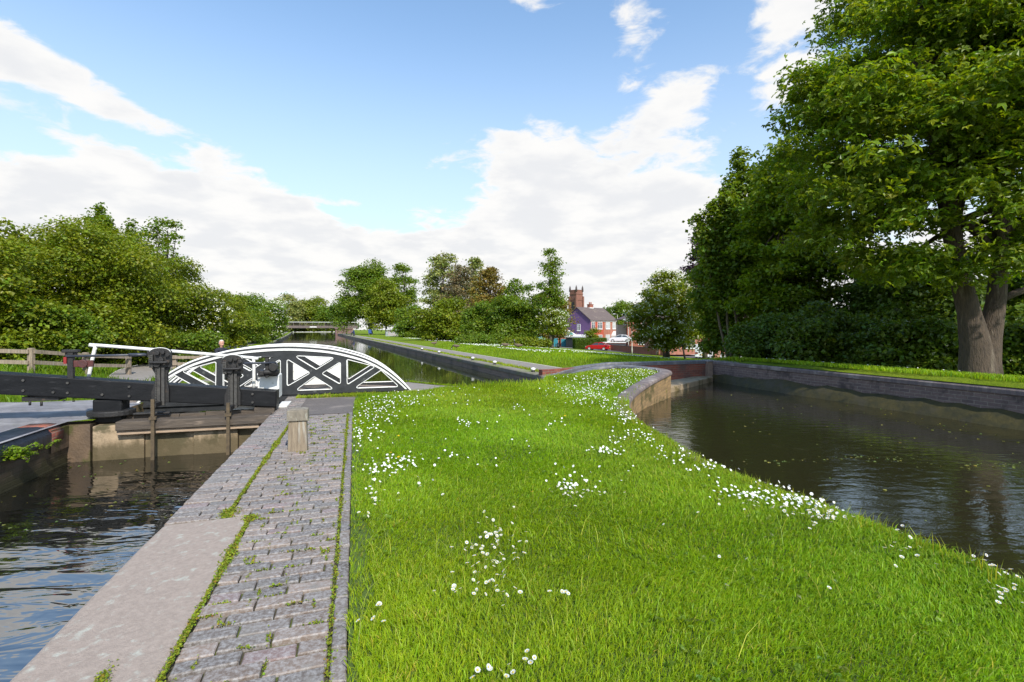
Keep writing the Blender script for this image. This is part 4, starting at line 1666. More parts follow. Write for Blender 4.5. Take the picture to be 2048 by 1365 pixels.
bush('low dark shrub at the foot of the hedge behind the right paddle stand', 170, 420, 640, 21.5, 'leaf_mid', 11000, .075, 17, dep=1.6, k=50, group=G1, spray=.12)
bush('tall yellow green bush beyond the blossoming hawthorn', 380, 486, 560, 36, 'leaf_hedge', 13000, .11, 18, dep=6, k=60, group=G1)
bush('rounded bush halfway along the left towpath', 452, 520, 582, 47, 'leaf_mid', 9000, .13, 19, dep=7, k=50, group=G1)
bush('towpath bush flecked with white blossom, last before the distant bridge', 500, 556, 594, 62, 'leaf_mid', 8000, .15, 20, dep=9, k=45, group=G1, blossom=160, bl_size=.12, bl_bias=lambda q: q[:, 0] > -.2)
bush('short dense bush between the towpath bushes', 486, 530, 616, 52, 'leaf_hedge', 5500, .12, 21, dep=5, k=34, group=G1)


def sapling_clump(label, px, d, ytop, w, n, leaf, count, size, seed, name='sapling', group=None, ybase=None, bark='twig', per_stem=9, tight=.28):
    """upright clump of slender leafy leaders"""
    r = np.random.default_rng(seed)
    x = PX(px, d)
    base = gz(x, d)
    H = (657 - ytop) / 1000 * d + 1.5 - base
    raw = []
    heads = []
    for j in range(n):
        dx = (j / (n - 1) - .5) * w if n > 1 else 0
        hh = H * (1 - .22 * abs(dx) / (w / 2 + .01) - r.uniform(0, .16))
        dy = r.normal(0, .4)
        heads.append((dx, dy, hh))
        for m in range(per_stem):
            t = .42 + .58 * m / (per_stem - 1)
            raw.append((dx * t + r.normal(0, .1), dy * t, hh * t, tight * (1.4 - t) * w / n * 2.0 + .14, tight * (1.4 - t) * w / n * 2 + .14, hh * .05 + .1))
    t = make_tree(name, label, 'tree', x, d, [(0, 0, H * .5, w / 2, w / 2, H / 2)], leaf, count, size, seed, raw=raw, group=group, per=5, spray=size * 1.1, shell=.2)
    mb = MB()
    for dx, dy, hh in heads:
        mb.tube(limb_path(r, (dx * .25, dy * .3, -.1), (dx, dy, hh * .98), 7, .03), [.07 * (1 - .85 * m / 7) + .008 for m in range(8)], 6)
    mb.build('trunk', M[bark], t)
    return t


sapling_clump('clump of slender upright saplings rising above the left hedge', 205, 24, 398, 3.6, 9, 'leaf_mid', 8500, .11, 31)


def airy_tree(label, px, d, ytop, wpx, leaf, n, size, seed, name='tree', cat='tree', group=None, z=None, trunk_r=.14, k=46, cone=False, cb=.22, per=6, bark='bark_dark', blossom=0, dens=.8, **kw):
    """free standing tree with visible trunk"""
    x = PX(px, d)
    base = gz(x, d) if z is None else z
    H = (657 - ytop) / 1000 * d + 1.5 - base
    w = wpx / 1000 * d
    r = np.random.default_rng(seed + 500)
    raw = []
    k = int(k * 2.0)
    for j in range(k):
        t = r.uniform(cb, 1.0) ** .9
        if cone:
            rad = w * .5 * (1.06 - t) ** .75 * (1 if t > cb + .05 else .8) * 1.05
        else:
            q = (t - cb) / (1 - cb)
            rad = w * .5 * math.sqrt(max(.03, 1 - (2 * q - .85) ** 2 / 1.4))
        a = r.uniform(0, 2 * math.pi)
        rr = rad * r.uniform(.25, .95)
        s = w * .5 * r.uniform(.13, .25) * (1.15 - .5 * t)
        raw.append((math.cos(a) * rr, math.sin(a) * rr, H * t - s * .3, s * 1.25, s * 1.25, s * .7))
    t = make_tree(name, label, cat, x, d, [(0, 0, H * (.5 + cb / 2), w / 2, w / 2, H * (1 - cb) / 2)], leaf, n * dens, size, seed, raw=raw, trunk=(H * .92, trunk_r), limbs=min(k, 22), group=group, z=base, per=per, shell=.15, bark=bark, blossom=blossom, **kw)
    return t


airy_tree('dark airy tree standing behind the left hedge, to the right of the saplings', 335, 30, 440, 112, 'leaf_mid', 2600, .12, 33, k=30, cb=.3, trunk_r=.10)
# --- far end of the canal
G2 = 'trees beyond the distant bridge'
for i, (px, d, yt, wpx, lf, lab) in enumerate([
        (560, 205, 602, 46, 'leaf_pale', 'pale tree beyond the distant bridge, leftmost of its row'), (590, 215, 594, 56, 'leaf_pale', 'pale tree beyond the middle of the distant bridge'),
        (628, 220, 598, 56, 'leaf_hedge', 'yellow green tree beyond the distant bridge, right of the pale one'), (664, 205, 612, 50, 'leaf_mid', 'green tree beyond the right abutment of the distant bridge'), (690, 190, 606, 44, 'leaf_dark', 'dark tree beside the right abutment of the distant bridge'),
        (524, 190, 604, 50, 'leaf_mid', 'green tree at the end of the left towpath')]):
    x = PX(px, d)
    H = (657 - yt) / 1000 * d + 1.5
    w = wpx / 1000 * d
    make_tree('tree', lab, 'tree', x, d, [(0, 0, H * .55, w * .55, w * .5, H * .5), (0, 0, H * .25, w * .5, w * .4, H * .3)], lf, 5000, .5, 40 + i, trunk=(H * .7, .3), group=G2, z=0, k=40)
for i, (px, d, lab) in enumerate([(575, 232, 'low scrub across the canal seen under the distant bridge'), (640, 236, 'low scrub on the far bank at the right under the distant bridge')]):
    make_tree('shrub', lab, 'shrub', PX(px, d), d, bush_env(22, 4.5, 6), 'leaf_hedge', 3000, .5, 48 + i, z=0, k=30, stems=4)

# --- central group on the right bank
airy = airy_tree
G3 = 'trees on the far canal bank'
x = PX(742, 118)
make_tree('tree', 'big dense dark green tree on the canal bank right of the distant bridge', 'tree', x, 118, [(0, 0, 8.6, 6.0, 5.5, 7.6), (-1.5, 0, 4.2, 5.6, 5, 4.2), (1, 0, 13, 3.6, 3.4, 3.2)], 'leaf_mid', 15000, .30, 51, trunk=(11, .4), group=G3, z=0, k=80)
make_tree('tree', 'yellow green tree in front of the big dark canal side tree', 'tree', PX(772, 108), 108, [(0, 0, 6.2, 3.6, 3.2, 5.6), (0.4, 0, 2.6, 3.6, 3, 2.6)], 'leaf_hedge', 9000, .27, 52, trunk=(7, .25), group=G3, z=0, k=55)
airy('tall thin leaved tree behind the big dark canal side tree', 806, 125, 526, 74, 'leaf_mid', 5500, .32, 53, k=46, cb=.15, group=G3, z=0, trunk_r=.3)
airy('tall pale green tree in the middle of the far bank', 888, 84, 507, 104, 'leaf_pale', 8000, .25, 54, k=60, cb=.12, group=G3, trunk_r=.25)
airy('pinkish brown tree just coming into leaf', 920, 76, 528, 82, 'leaf_pink', 5000, .22, 55, k=44, cb=.12, group=G3, trunk_r=.2)
airy('pale yellow green tree behind the pinkish tree', 946, 82, 518, 70, 'leaf_pale', 5000, .24, 56, k=40, cb=.15, group=G3, trunk_r=.2)
airy('bronze orange tree above the dark green bushes', 978, 66, 536, 78, 'leaf_rust', 7000, .19, 57, k=50, cb=.15, group=G3, trunk_r=.2)
airy('slender light green tree right of the bronze tree', 1028, 62, 560, 56, 'leaf_mid', 2600, .18, 58, k=26, cb=.2, group=G3, trunk_r=.12)
G4 = 'bushes on the far canal bank'
bush('light yellow green bush at the left end of the bank thicket', 838, 948, 596, 56, 'leaf_hedge', 11000, .17, 61, dep=6, k=60, group=G4)
bush('pale green bush behind the brick building on the far bank', 798, 868, 612, 78, 'leaf_mid', 6000, .2, 62, dep=6, k=45, group=G4)
bush('dark green rounded bush in the bank thicket', 928, 1012, 594, 49, 'leaf_mid', 12000, .15, 63, dep=5, k=60, group=G4)
bush('large dark green bush at the right end of the bank thicket', 984, 1068, 588, 47, 'leaf_mid', 13000, .15, 64, dep=5, k=60, group=G4)
bush('low bramble patch sprawling in front of the bank thicket', 918, 1016, 672, 41, 'leaf_mid', 7000, .11, 65, dep=2.5, k=50, name='bramble_patch', group=G4)
bush('bramble mound trailing down to the foot of the slender alder', 1000, 1094, 676, 40, 'leaf_hedge', 7000, .11, 66, dep=2.5, k=50, name='bramble_patch', group=G4)
airy('slender conical alder on the daisy field', 1101, 46, 498, 100, 'leaf_mid', 4600, .13, 67, k=60, cone=True, cb=.18, trunk_r=.16, name='alder_tree')
airy('small hawthorn with cream blossom in front of the alder', 1106, 43, 620, 62, 'leaf_hedge', 2600, .11, 68, k=26, cb=.42, trunk_r=.12, name='hawthorn_tree', blossom=90, bl_size=.07)
airy('brownish spreading tree behind the alder, in front of the church', 1098, 74, 586, 112, 'leaf_rust', 5500, .2, 69, k=46, cb=.2, trunk_r=.2)
airy('thin dark tree between the thicket and the alder', 1058, 70, 570, 40, 'leaf_dark', 2200, .2, 70, k=26, cb=.15, trunk_r=.12)
# around the houses
bush('small rounded yellow green tree in front of the red house', 1175, 1199, 644, 99, 'leaf_hedge', 3000, .2, 71, dep=2.4, k=30, name='garden_tree', cat='tree', hfac=1.0)
airy('green tree behind the houses, right of the chimney', 1246, 150, 604, 62, 'leaf_mid', 5000, .4, 72, k=44, cb=.2, trunk_r=.3)
airy('distant green tree just visible over the house roof', 1216, 175, 612, 24, 'leaf_dark', 2000, .4, 73, k=24, cb=.2, trunk_r=.3)

# --- right: hawthorn, maples and the big sycamore
airy('wide hawthorn covered in cream blossom beyond the red spillway wall', 1334, 36, 546, 146, 'leaf_hedge', 19000, .12, 81, k=84, cb=.15, trunk_r=.17, name='hawthorn_tree', blossom=480, bl_size=.075, bl_bias=lambda q: q[:, 0] < 1.7)
for i, (px, d, lab) in enumerate([(1327, 35, 'thin dark leaning stem left of the blossoming hawthorn trunk'), (1371, 35, 'thin dark leaning stem right of the blossoming hawthorn trunk')]):
    x = PX(px, d)
    t = thing('young_tree', lab, 'tree', (x, d, gz(x, d)))
    mb = MB()
    s = -.35 if i else .12
    mb.tube([(0, 0, -.1), (s * .5, 0, .8), (s, 0, 1.7), (s * 1.3, 0, 2.9)], [.075, .06, .05, .03], 7)
    mb.build('trunk', M['bark_dark'], t)
airy('dark purple leaved maple behind the blossoming hawthorn', 1410, 44, 462, 80, 'leaf_purple', 9000, .17, 83, k=60, cb=.18, trunk_r=.2, name='purple_maple')
sapling_clump('tall maple with upright leaders between the hawthorn and the big sycamore', 1478, 27, 296, 4.3, 8, 'leaf_mid', 15000, .15, 84, name='maple_tree', per_stem=12, tight=.42)
airy('dense green maple beside the end of the pond wall', 1462, 29, 430, 150, 'leaf_mid', 22000, .14, 85, k=100, cb=.1, trunk_r=.17, name='maple_tree')
airy('dark maple close behind the pond wall, left of the big sycamore', 1572, 24, 312, 190, 'leaf_sycamore', 30000, .14, 86, k=110, cb=.06, trunk_r=.17, name='maple_tree')
G5 = 'shrubs behind the long pond wall'
bush('dark laurel shrub at the far end of the long pond wall', 1470, 1610, 628, 20.5, 'leaf_dark', 13000, .10, 87, dep=2.6, k=60, group=G5)
bush('dark laurel shrub in the middle behind the long pond wall', 1580, 1790, 612, 17.8, 'leaf_dark', 16000, .10, 88, dep=2.6, k=70, group=G5)
bush('low glossy shrub just left of the big sycamore trunk', 1730, 1900, 640, 15.8, 'leaf_dark', 13000, .10, 89, dep=2.2, k=60, group=G5)
bush('dark shrub to the right of the big sycamore trunk', 1985, 2180, 640, 14.5, 'leaf_dark', 12000, .10, 90, dep=2.6, k=60, group=G5)
bush('tall dark leafy thicket between the maples and the big sycamore', 1560, 1850, 500, 23, 'leaf_dark', 22000, .13, 92, dep=4, k=110, group=G5)
bush('tall dark holly thicket behind the big sycamore', 1700, 2120, 470, 19.5, 'leaf_dark', 24000, .13, 91, dep=4, k=110, group=G5)


def sycamore():
    X0, Y0 = 11.65, 12.5
    base = gz(X0, Y0)
    r = np.random.default_rng(77)
    t = thing('sycamore_tree', 'huge sycamore with forked trunk and spreading crown behind the long pond wall', 'tree', (X0, Y0, base))
    env = [(-.6, -1.4, 4.4, 1.9, 1.2, 1.1), (1.0, -1.6, 4.2, 1.9, 1.2, 1.1), (-1.3, -1.7, 3.2, 1.7, .9, .6), (1.5, -1.7, 3.1, 1.8, .9, .6), (.2, -2.2, 6.6, 3.0, 1.6, 1.9), (-2.4, -1.0, 4.0, 2.0, 1.5, 1.1), (1.6, 1.2, 7.6, 4.8, 4.4, 4.2), (-2.2, .2, 6.4, 2.5, 2.4, 2.6), (.5, 1.2, 10.6, 3.3, 3.4, 3.2), (3.2, 1.2, 11.8, 4.0, 4.2, 4.0), (-1.4, 1.2, 4.3, 2.9, 2.4, 1.3), (3.6, 0, 5.2, 3.0, 3.0, 2.0)]
    blobs = sub_blobs(r, env, 290, .20, .34, .6, -.75)
    blobs[:, 5] *= .62
    # a few long sprays reaching out on the open side
    for (dx, dz) in ((-3.9, 7.8), (-4.2, 6.7), (-4.1, 5.7), (-3.2, 8.8), (-2.2, 9.9), (-3.9, 4.6), (-3.9, 5.1), (-3.4, 3.2), (-2.4, 2.9), (-.9, 2.9), (.7, 3.4)):
        for q in range(4):
            blobs = np.vstack([blobs, [dx + q * .45, r.normal(0, .7), dz + r.normal(0, .15) - q * .04, .62, .62, .28]])
    keep = blobs[:, 2] > 2.35
    blobs = blobs[keep]
    P, N, T, d, c = crown_points(r, blobs, 135000, 9, .24, .40, .25)
    sz = .155 * r.uniform(.6, 1.25, len(P))
    V, F = leaf_quads(r, P, N, sz, 3, .40)
    np_mesh('crown', V, F, M['leaf_sycamore'], t, tint=np.concatenate([np.repeat(T, 4, 0)] * 3, 0))
    mb = MB()
    A = [(0, 0, -.3), (.0, 0, .15), (-.06, 0, .8), (-.22, 0, 1.6), (-.42, .05, 2.6), (-.6, .1, 3.8), (-.8, .2, 5.5), (-1.0, .3, 7.5), (-1.1, .5, 10), (-1, .6, 12.5)]
    mb.tube(A, [.54, .39, .32, .24, .21, .19, .17, .14, .10, .04], 14)
    B = [(.18, .02, -.3), (.2, .02, .4), (.3, .02, 1.0), (.5, .05, 1.9), (.66, .1, 3.0), (.8, .2, 4.4), (1.1, .4, 6.5), (1.5, .6, 9), (1.9, .8, 12)]
    mb.tube(B, [.40, .31, .25, .20, .18, .165, .14, .10, .04], 14)
    for j in range(34):
        src = A if r.random() < .6 else B
        q = r.integers(4, len(src) - 1)
        bl = blobs[r.integers(len(blobs))]
        if bl[2] < src[q][2] - 2.5:
            continue
        pth = limb_path(r, src[q], bl[:3], 7, .10, .06)
        mb.tube(pth, [.11 * (1 - .86 * m / 7) + .006 for m in range(8)], 7)
    mb.tube(limb_path(r, B[3], (3.6, -.3, 2.9), 6, .05, .03), [.10 * (1 - .7 * m / 6) for m in range(7)], 8)
    mb.build('trunk', M['bark'], t)


sycamore()

# --- clipped hedge and small plants
def hedge_block(label, x0, y0, rz, L, D, H, seed, z):
    r = np.random.default_rng(seed)
    t = thing('clipped_hedge', label, 'hedge', (x0, y0, z), rz)
    n = 14000
    f = r.random(n)
    P = np.stack([r.uniform(-L / 2, L / 2, n), r.uniform(-D / 2, D / 2, n), r.uniform(0, H, n)], 1)
    side = r.integers(0, 4, n)
    P[side == 0, 2] = H
    P[side == 1, 1] = -D / 2
    P[side == 2, 1] = -D / 2
    P[side == 3, 0] = -L / 2
    P += r.normal(0, .06, P.shape)
    N = norm(r.normal(size=(n, 3)) * .5 + np.array([0, -.4, .5]))
    V, F = leaf_quads(r, P, N, .16 * r.uniform(.6, 1.2, n))
    np_mesh('foliage', V, F, M['leaf_dark'], t, tint=np.repeat(tints(r, n), 4, 0))
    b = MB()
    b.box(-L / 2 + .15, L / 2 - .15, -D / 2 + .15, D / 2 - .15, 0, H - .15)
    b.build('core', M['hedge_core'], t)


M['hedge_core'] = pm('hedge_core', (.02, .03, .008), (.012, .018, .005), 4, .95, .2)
hedge_block('clipped dark green hedge beside the street, behind the red car', PX(1180, 97), 97, .25, 6.4, 1.6, 1.9, 95, -2.4)


def fern(label, x, y, z, n, s, seed, leaf='leaf_bright', name='wall_plant', lean=(.2, -.1)):
    r = np.random.default_rng(seed)
    t = thing(name, label, 'plant', (x, y, z))
    P, N, st = [], [], MB()
    for j in range(n):
        a = r.uniform(0, 2 * math.pi)
        L = s * r.uniform(.5, 1.1)
        tip = np.array([math.cos(a) * L * .8 + lean[0] * L, math.sin(a) * L * .6 + lean[1] * L, L * r.uniform(.1, .95)])
        pth = limb_path(r, (0, 0, 0), tip, 5, .08, .1)
        st.tube(pth, .0035, 4)
        for k in range(2, 6):
            for m in range(5):
                P.append(pth[k] + r.normal(0, s * .07, 3))
                N.append(r.normal(size=3) * .5 + np.array([0, -.2, .8]))
    P, N = np.array(P), norm(np.array(N))
    V, F = leaf_quads(r, P, N, s * .16 * r.uniform(.6, 1.3, len(P)), 1, .45)
    np_mesh('leaves', V, F, M[leaf], t, tint=np.repeat(tints(r, len(P), .08, .14), 4, 0))
    st.build('stems', M['twig'], t)


M['leaf_bright'] = leaf_mat('leaf_bright', (.17, .27, .012), tf=.4)
p = LW(-4.36, 8.38)
fern('bright green weed sprouting from the mossy lock wall at the left edge', p[0] + .02, p[1], -.25, 30, .25, 101, lean=(.45, -.2))
p = LW(-4.37, 9.05)
fern('small green weed under the rounded coping of the mossy lock wall', p[0] + .03, p[1], -.27, 7, .15, 102, lean=(.5, -.2))
p = LW(-4.37, 9.35)
fern('tiny yellow flowered weed at the end of the rounded coping', p[0], p[1], -.22, 5, .11, 103)

# ------------------------------------------------------------------ lawn
CLUSTERS = [  # world centre x, y, sigma along x, sigma along y, count
]


def ground_at(px, py, z=.06):
    d = 1000 * (1.5 - z) / (py - 657)
    return ((px - 1024) / 1000 * d, d)


for px, py, sx, sy, n in [(985, 1105, 34, 22, 62), (990, 1070, 20, 20, 18), (985, 1185, 34, 10, 13), (1010, 1338, 40, 14, 12), (908, 1172, 18, 10, 6), (730, 1240, 20, 12, 5), (1130, 1195, 8, 8, 3),
                          (785, 930, 26, 9, 60), (760, 945, 22, 8, 16), (745, 985, 30, 20, 14), (860, 975, 18, 12, 6), (905, 912, 8, 4, 5), (1140, 968, 22, 11, 58), (1215, 902, 18, 4, 34), (1245, 878, 22, 7, 20), (930, 846, 12, 4, 14), (1035, 815, 10, 6, 12), (1110, 846, 16, 6, 14),
                          (735, 845, 22, 26, 70), (770, 818, 30, 10, 90), (800, 800, 30, 8, 60), (715, 870, 14, 22, 26), (1170, 790, 30, 8, 60), (1215, 775, 36, 8, 150), (1250, 760, 40, 6, 200), (1290, 757, 30, 5, 130), (1190, 800, 26, 7, 50), (1235, 815, 14, 14, 60), (1255, 835, 14, 14, 44), (1290, 872, 16, 12, 26),
                          (1180, 765, 40, 6, 130), (1130, 775, 30, 6, 60), (1480, 985, 26, 12, 40), (1520, 1002, 22, 10, 26), (1600, 1005, 30, 12, 60), (1640, 1030, 30, 14, 60), (1560, 985, 26, 9, 30), (1420, 935, 34, 13, 36), (1350, 905, 24, 11, 30), (1795, 1108, 24, 10, 10), (2010, 1180, 24, 16, 20), (1830, 1062, 40, 8, 10), (1960, 1130, 40, 8, 10),
                          (735, 1010, 20, 16, 10), (960, 865, 120, 50, 40), (1200, 960, 160, 60, 16), (1300, 1100, 220, 90, 6), (880, 790, 60, 8, 30)]:
    CLUSTERS.append((px, py, sx, sy, n))


def lawn():
    r = np.random.default_rng(21)
    pts = []
    bb = np.array([(p[0], p[1]) for p in isl_poly])
    zones = [(.9, 3.2, 13000), (3.2, 5.5, 8500), (5.5, 9.0, 4200), (9.0, 17, 2300)]
    excl = [bed_poly, tar_poly, br_poly]
    for d0, d1, den in zones:
        x0, x1 = -5.5, 5.2
        n = int((x1 - x0) * (d1 - d0) * den)
        q = np.stack([r.uniform(x0, x1, n), r.uniform(d0, d1, n)], 1)
        q = q[(np.abs(q[:, 0]) < q[:, 1] * 1.10 + .15)]
        ok = inpoly(q, isl_poly)
        for e in excl:
            ok &= ~inpoly(q, e)
        q = q[ok]
        # bare worn strip next to the edging
        v, u = WLv(q[:, 0], q[:, 1])
        bare = (v < .05 + .05 * np.sin(u * 2.3) + .03 * np.sin(u * 7)) & (r.random(len(q)) < .72)
        q = q[~bare]
        pts.append(q)
    q = np.concatenate(pts)
    # coarse grass at the foot of the bridge and overgrown edges
    ex = []
    for v0, v1, u0, u1, n in ((-1.2, .1, 11.55, 11.8, 1500), (-.2, 1.4, 11.5, 11.9, 2500)):
        a = np.stack([r.uniform(v0, v1, n), r.uniform(u0, u1, n)], 1)
        ex.append(np.stack([a[:, 0] * CT - a[:, 1] * ST, a[:, 0] * ST + a[:, 1] * CT], 1))
    ne = len(q)
    q = np.concatenate([q] + ex)
    n = len(q)
    x, y = q[:, 0], q[:, 1]
    z = zf(x, y)
    z[ne:] = 0
    dist = np.hypot(x, y)
    lump = .5 + .5 * np.sin(x * 2.1 + 1.3 * np.sin(y * 1.7)) * np.sin(y * 2.6 + 1.1 * np.sin(x * 2.3))
    lump2 = .5 + .5 * np.sin(x * 6.3 + 2 * np.sin(y * 4.1)) * np.sin(y * 5.7 + x)
    h = (.030 + .030 * r.random(n) + .024 * lump * r.random(n) + .016 * lump2) * np.where(r.random(n) < .035, 1.7, 1.0)
    h *= np.clip(.62 + dist * .03, .62, .95)
    wd = np.clip(.0014 + dist * .00055, .0021, .0085) * r.uniform(.7, 1.3, n)
    a = r.uniform(0, 2 * math.pi, n)
    swirl = 1.3 * np.sin(x * 1.7 + y) + 1.0 * np.sin(y * 3.1)
    lean = h * r.uniform(.25, 1.1, n)
    la = swirl + r.normal(0, 1.2, n)
    base = np.stack([x, y, z - .004], 1)
    side = np.stack([np.cos(a), np.sin(a), np.zeros(n)], 1) * wd[:, None]
    ld = np.stack([np.cos(la), np.sin(la), np.zeros(n)], 1)
    mid = base + ld * (lean * .35)[:, None]
    mid[:, 2] += h * .62
    tip = base + ld * lean[:, None]
    tip[:, 2] += h * np.clip(1.02 - .35 * (lean / h) ** 2, .45, 1)
    V = np.stack([base - side, base + side, mid + side * .75, mid - side * .75, tip], 1).reshape(-1, 3)
    i0 = np.arange(n)[:, None] * 5
    F = np.concatenate([i0 + np.array([[0, 1, 2]]), i0 + np.array([[0, 2, 3]]), i0 + np.array([[3, 2, 4]])], 0)
    t = tints(r, n, .10, .16)
    big = 1.04 + .16 * (lump - .5) + .14 * (lump2 - .5) + .06 * np.sin(x * .8 + 1.5 * np.sin(y * .6)) * np.sin(y * .55 + 1)
    t *= big[:, None]
    t[:, 0] *= 1 + .10 * np.sin(x * .9 + 2) * np.sin(y * .7)
    dead = r.random(n) < (.02 + .07 * (lump2 > .90))
    t[dead] = t[dead] * np.array([1.75, 1.12, 7.0])
    t[ne:] *= np.array([1.5, 1.1, 3])
    np_mesh('grass', V, F, M['grass_blade'], tint=np.repeat(t, 5, 0)).__setitem__('kind', 'stuff')


lawn()


def tufts(name, q, hmin, hmax, wmin, seed, tint=(1, 1, 1), mat='grass_blade', lean_=.6, zz=None):
    r = np.random.default_rng(seed)
    n = len(q)
    x, y = q[:, 0], q[:, 1]
    z = zf(x, y) if zz is None else zz
    h = r.uniform(hmin, hmax, n)
    a = r.uniform(0, 2 * math.pi, n)
    la = r.uniform(0, 2 * math.pi, n)
    lean = h * r.uniform(.1, lean_, n)
    base = np.stack([x, y, z - .01], 1)
    side = np.stack([np.cos(a), np.sin(a), np.zeros(n)], 1) * (wmin * r.uniform(.7, 1.3, n))[:, None]
    ld = np.stack([np.cos(la), np.sin(la), np.zeros(n)], 1)
    mid = base + ld * (lean * .35)[:, None]
    mid[:, 2] += h * .6
    tip = base + ld * lean[:, None]
    tip[:, 2] += h
    V = np.stack([base - side, base + side, mid + side * .75, mid - side * .75, tip], 1).reshape(-1, 3)
    i0 = np.arange(n)[:, None] * 5
    F = np.concatenate([i0 + np.array([[0, 1, 2]]), i0 + np.array([[0, 2, 3]]), i0 + np.array([[3, 2, 4]])], 0)
    t = tints(r, n, .12, .2) * np.array(tint)
    lump = 1 + .2 * np.sin(x * .8 + 1.2 * np.sin(y * .5)) * np.sin(y * .6)
    np_mesh(name, V, F, M[mat], tint=np.repeat(t * lump[:, None], 5, 0))['kind'] = 'stuff'


def verge():
    r = np.random.default_rng(31)
    out = []
    # strip behind the long pond wall
    q = np.stack([r.uniform(7.4, 16, 90000), r.uniform(4, 21, 90000)], 1)
    dw = (q[:, 0] - 7.3) * .96 + (q[:, 1] - 18.4) * .275
    out.append(q[(dw > .31) & (dw < 4.5) & (r.random(len(q)) < np.clip(1.3 - dw * .25, .15, 1))])
    # field beyond the spillway and along the bank
    q = np.stack([r.uniform(-6, 16, 130000), r.uniform(15.5, 44, 130000)], 1)
    w = (q[:, 0] - C0.x) * CN.x + (q[:, 1] - C0.y) * CN.y
    rw = ~inpoly(q, pond_poly) & ~inpoly(q, chan_poly) & ~inpoly(q, lerp_off(red_wall, .2, -.34))
    dw = (q[:, 0] - 7.3) * .96 + (q[:, 1] - 18.4) * .275
    out.append(q[(w > 2.05) & rw & (q[:, 1] > 16.2 + .1 * q[:, 0]) & (r.random(len(q)) < np.clip(1.5 - q[:, 1] * .025, .25, 1))])
    q = np.concatenate(out)
    q = q[~inpoly(q, isl_poly)]
    tufts('grass', q, .05, .14, .012, 32)
    # left side, behind the balance beam
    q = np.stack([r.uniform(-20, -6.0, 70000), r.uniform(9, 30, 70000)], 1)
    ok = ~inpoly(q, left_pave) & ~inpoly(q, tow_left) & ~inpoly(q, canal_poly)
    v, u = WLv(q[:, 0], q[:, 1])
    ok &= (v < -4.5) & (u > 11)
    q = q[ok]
    tufts('grass', q, .06, .24, .014, 33, tint=(.62, .68, 1.0))  # tint darkened: shade of the hedge and weeds put into the blade colour
    # fringe along the far bank coping
    s = r.uniform(0, 60, 9000)
    w = r.uniform(.42, .78, 9000)
    q = np.stack([C0.x + CD.x * s + CN.x * w, C0.y + CD.y * s + CN.y * w], 1)
    tufts('grass', q, .03, .12, .014, 34, tint=(1.25, 1.0, 2.0))
    # near edge of the canal between bridge and wing wall, and rough stalks along the pond edge
    q = np.stack([r.uniform(-1.3, 1.1, 3000), r.uniform(12.2, 14.2, 3000)], 1)
    q = q[inpoly(q, isl_poly) & ~inpoly(q, br_poly)]
    tufts('grass', q, .06, .2, .008, 35, tint=(1.1, 1, 1.5))
    L = np.array(near_edge)
    i = r.integers(6, 60, 900)
    q = L[i] + r.normal(0, .05, (900, 2)) - np.array([.12, .05])
    tufts('grass', q, .05, .16, .0035, 36, tint=(1.4, 1.05, 3.0))


verge()


def stalks():
    r = np.random.default_rng(61)
    q = []
    for px, py, sx, sy, n in [(790, 960, 60, 40, 60), (980, 1080, 60, 50, 50), (1300, 1080, 260, 120, 110), (780, 830, 60, 30, 60), (1000, 1250, 200, 80, 60), (760, 1100, 40, 120, 60), (1720, 1040, 120, 40, 60)]:
        for k in range(n):
            py_ = py + r.normal(0, sy)
            if 760 < py_ < 1500:
                q.append(ground_at(px + r.normal(0, sx), py_, .05))
    q = np.array(q)
    q = q[inpoly(q, isl_poly) & ~inpoly(q, bed_poly) & ~inpoly(q, tar_poly)]
    tufts('grass', q, .10, .22, .0016, 62, tint=(1.9, 1.35, 9), lean_=1.0)
    # short broad clover and plantain leaves low in the turf
    n = 5200
    p = np.stack([r.uniform(-3.5, 3.2, n), r.uniform(1.6, 8, n)], 1)
    f = np.sin(p[:, 0] * 3.1 + 1.7 * np.sin(p[:, 1] * 2.2)) * np.sin(p[:, 1] * 3.3 + p[:, 0])
    p = p[(f > .35) & inpoly(p, isl_poly) & ~inpoly(p, bed_poly) & ~inpoly(p, tar_poly)]
    P = np.column_stack([p, zf(p[:, 0], p[:, 1]) + r.uniform(.03, .055, len(p))])
    V, F = leaf_quads(r, P, norm(r.normal(size=P.shape) * .3 + np.array([0, 0, 1.0])), .022 * r.uniform(.6, 1.4, len(P)), 3, .6)
    np_mesh('clover', V, F, M['leaf_mid'], tint=np.concatenate([np.repeat(tints(r, len(P), .1, .2), 4, 0)] * 3, 0))['kind'] = 'stuff'


stalks()


def floating_bits():
    r = np.random.default_rng(71)
    P = []
    for cx, cy, sx, sy, n in [(5.3, 7.4, .5, .10, 46), (6.6, 7.0, .45, .10, 40), (4.2, 6.0, 1.0, .5, 12), (4.4, 9.0, 1.2, 1.2, 14), (6.2, 10.2, 1.5, 1.6, 16), (5.2, 4.4, 1.0, .8, 10), (7.2, 12.5, 1.0, 2.0, 20), (8.4, 9.6, .5, 1.6, 40), (3.9, 7.2, .5, .08, 24)]:
        P.append(np.column_stack([r.normal(cx, sx, n), r.normal(cy, sy, n), np.full(n, ZP + .004)]))
    P = np.concatenate(P)
    P = P[inpoly(P, pond_poly)]
    n = 90
    v, u = r.uniform(-4.3, -1.45, n), r.uniform(6.5, 9.7, n)
    Q = np.column_stack([v * CT - u * ST, v * ST + u * CT, np.full(n, ZL + .004)])
    P = np.concatenate([P, Q])
    V, F = leaf_quads(r, P, norm(r.normal(size=P.shape) * .05 + np.array([0, 0, 1.0])), .042 * r.uniform(.3, 1.5, len(P)), 1, .4)
    t = tints(r, len(P), .2, .35)
    np_mesh('leaves', V, F, M['leaf_pale'], tint=np.repeat(t * .7, 4, 0))['kind'] = 'stuff'


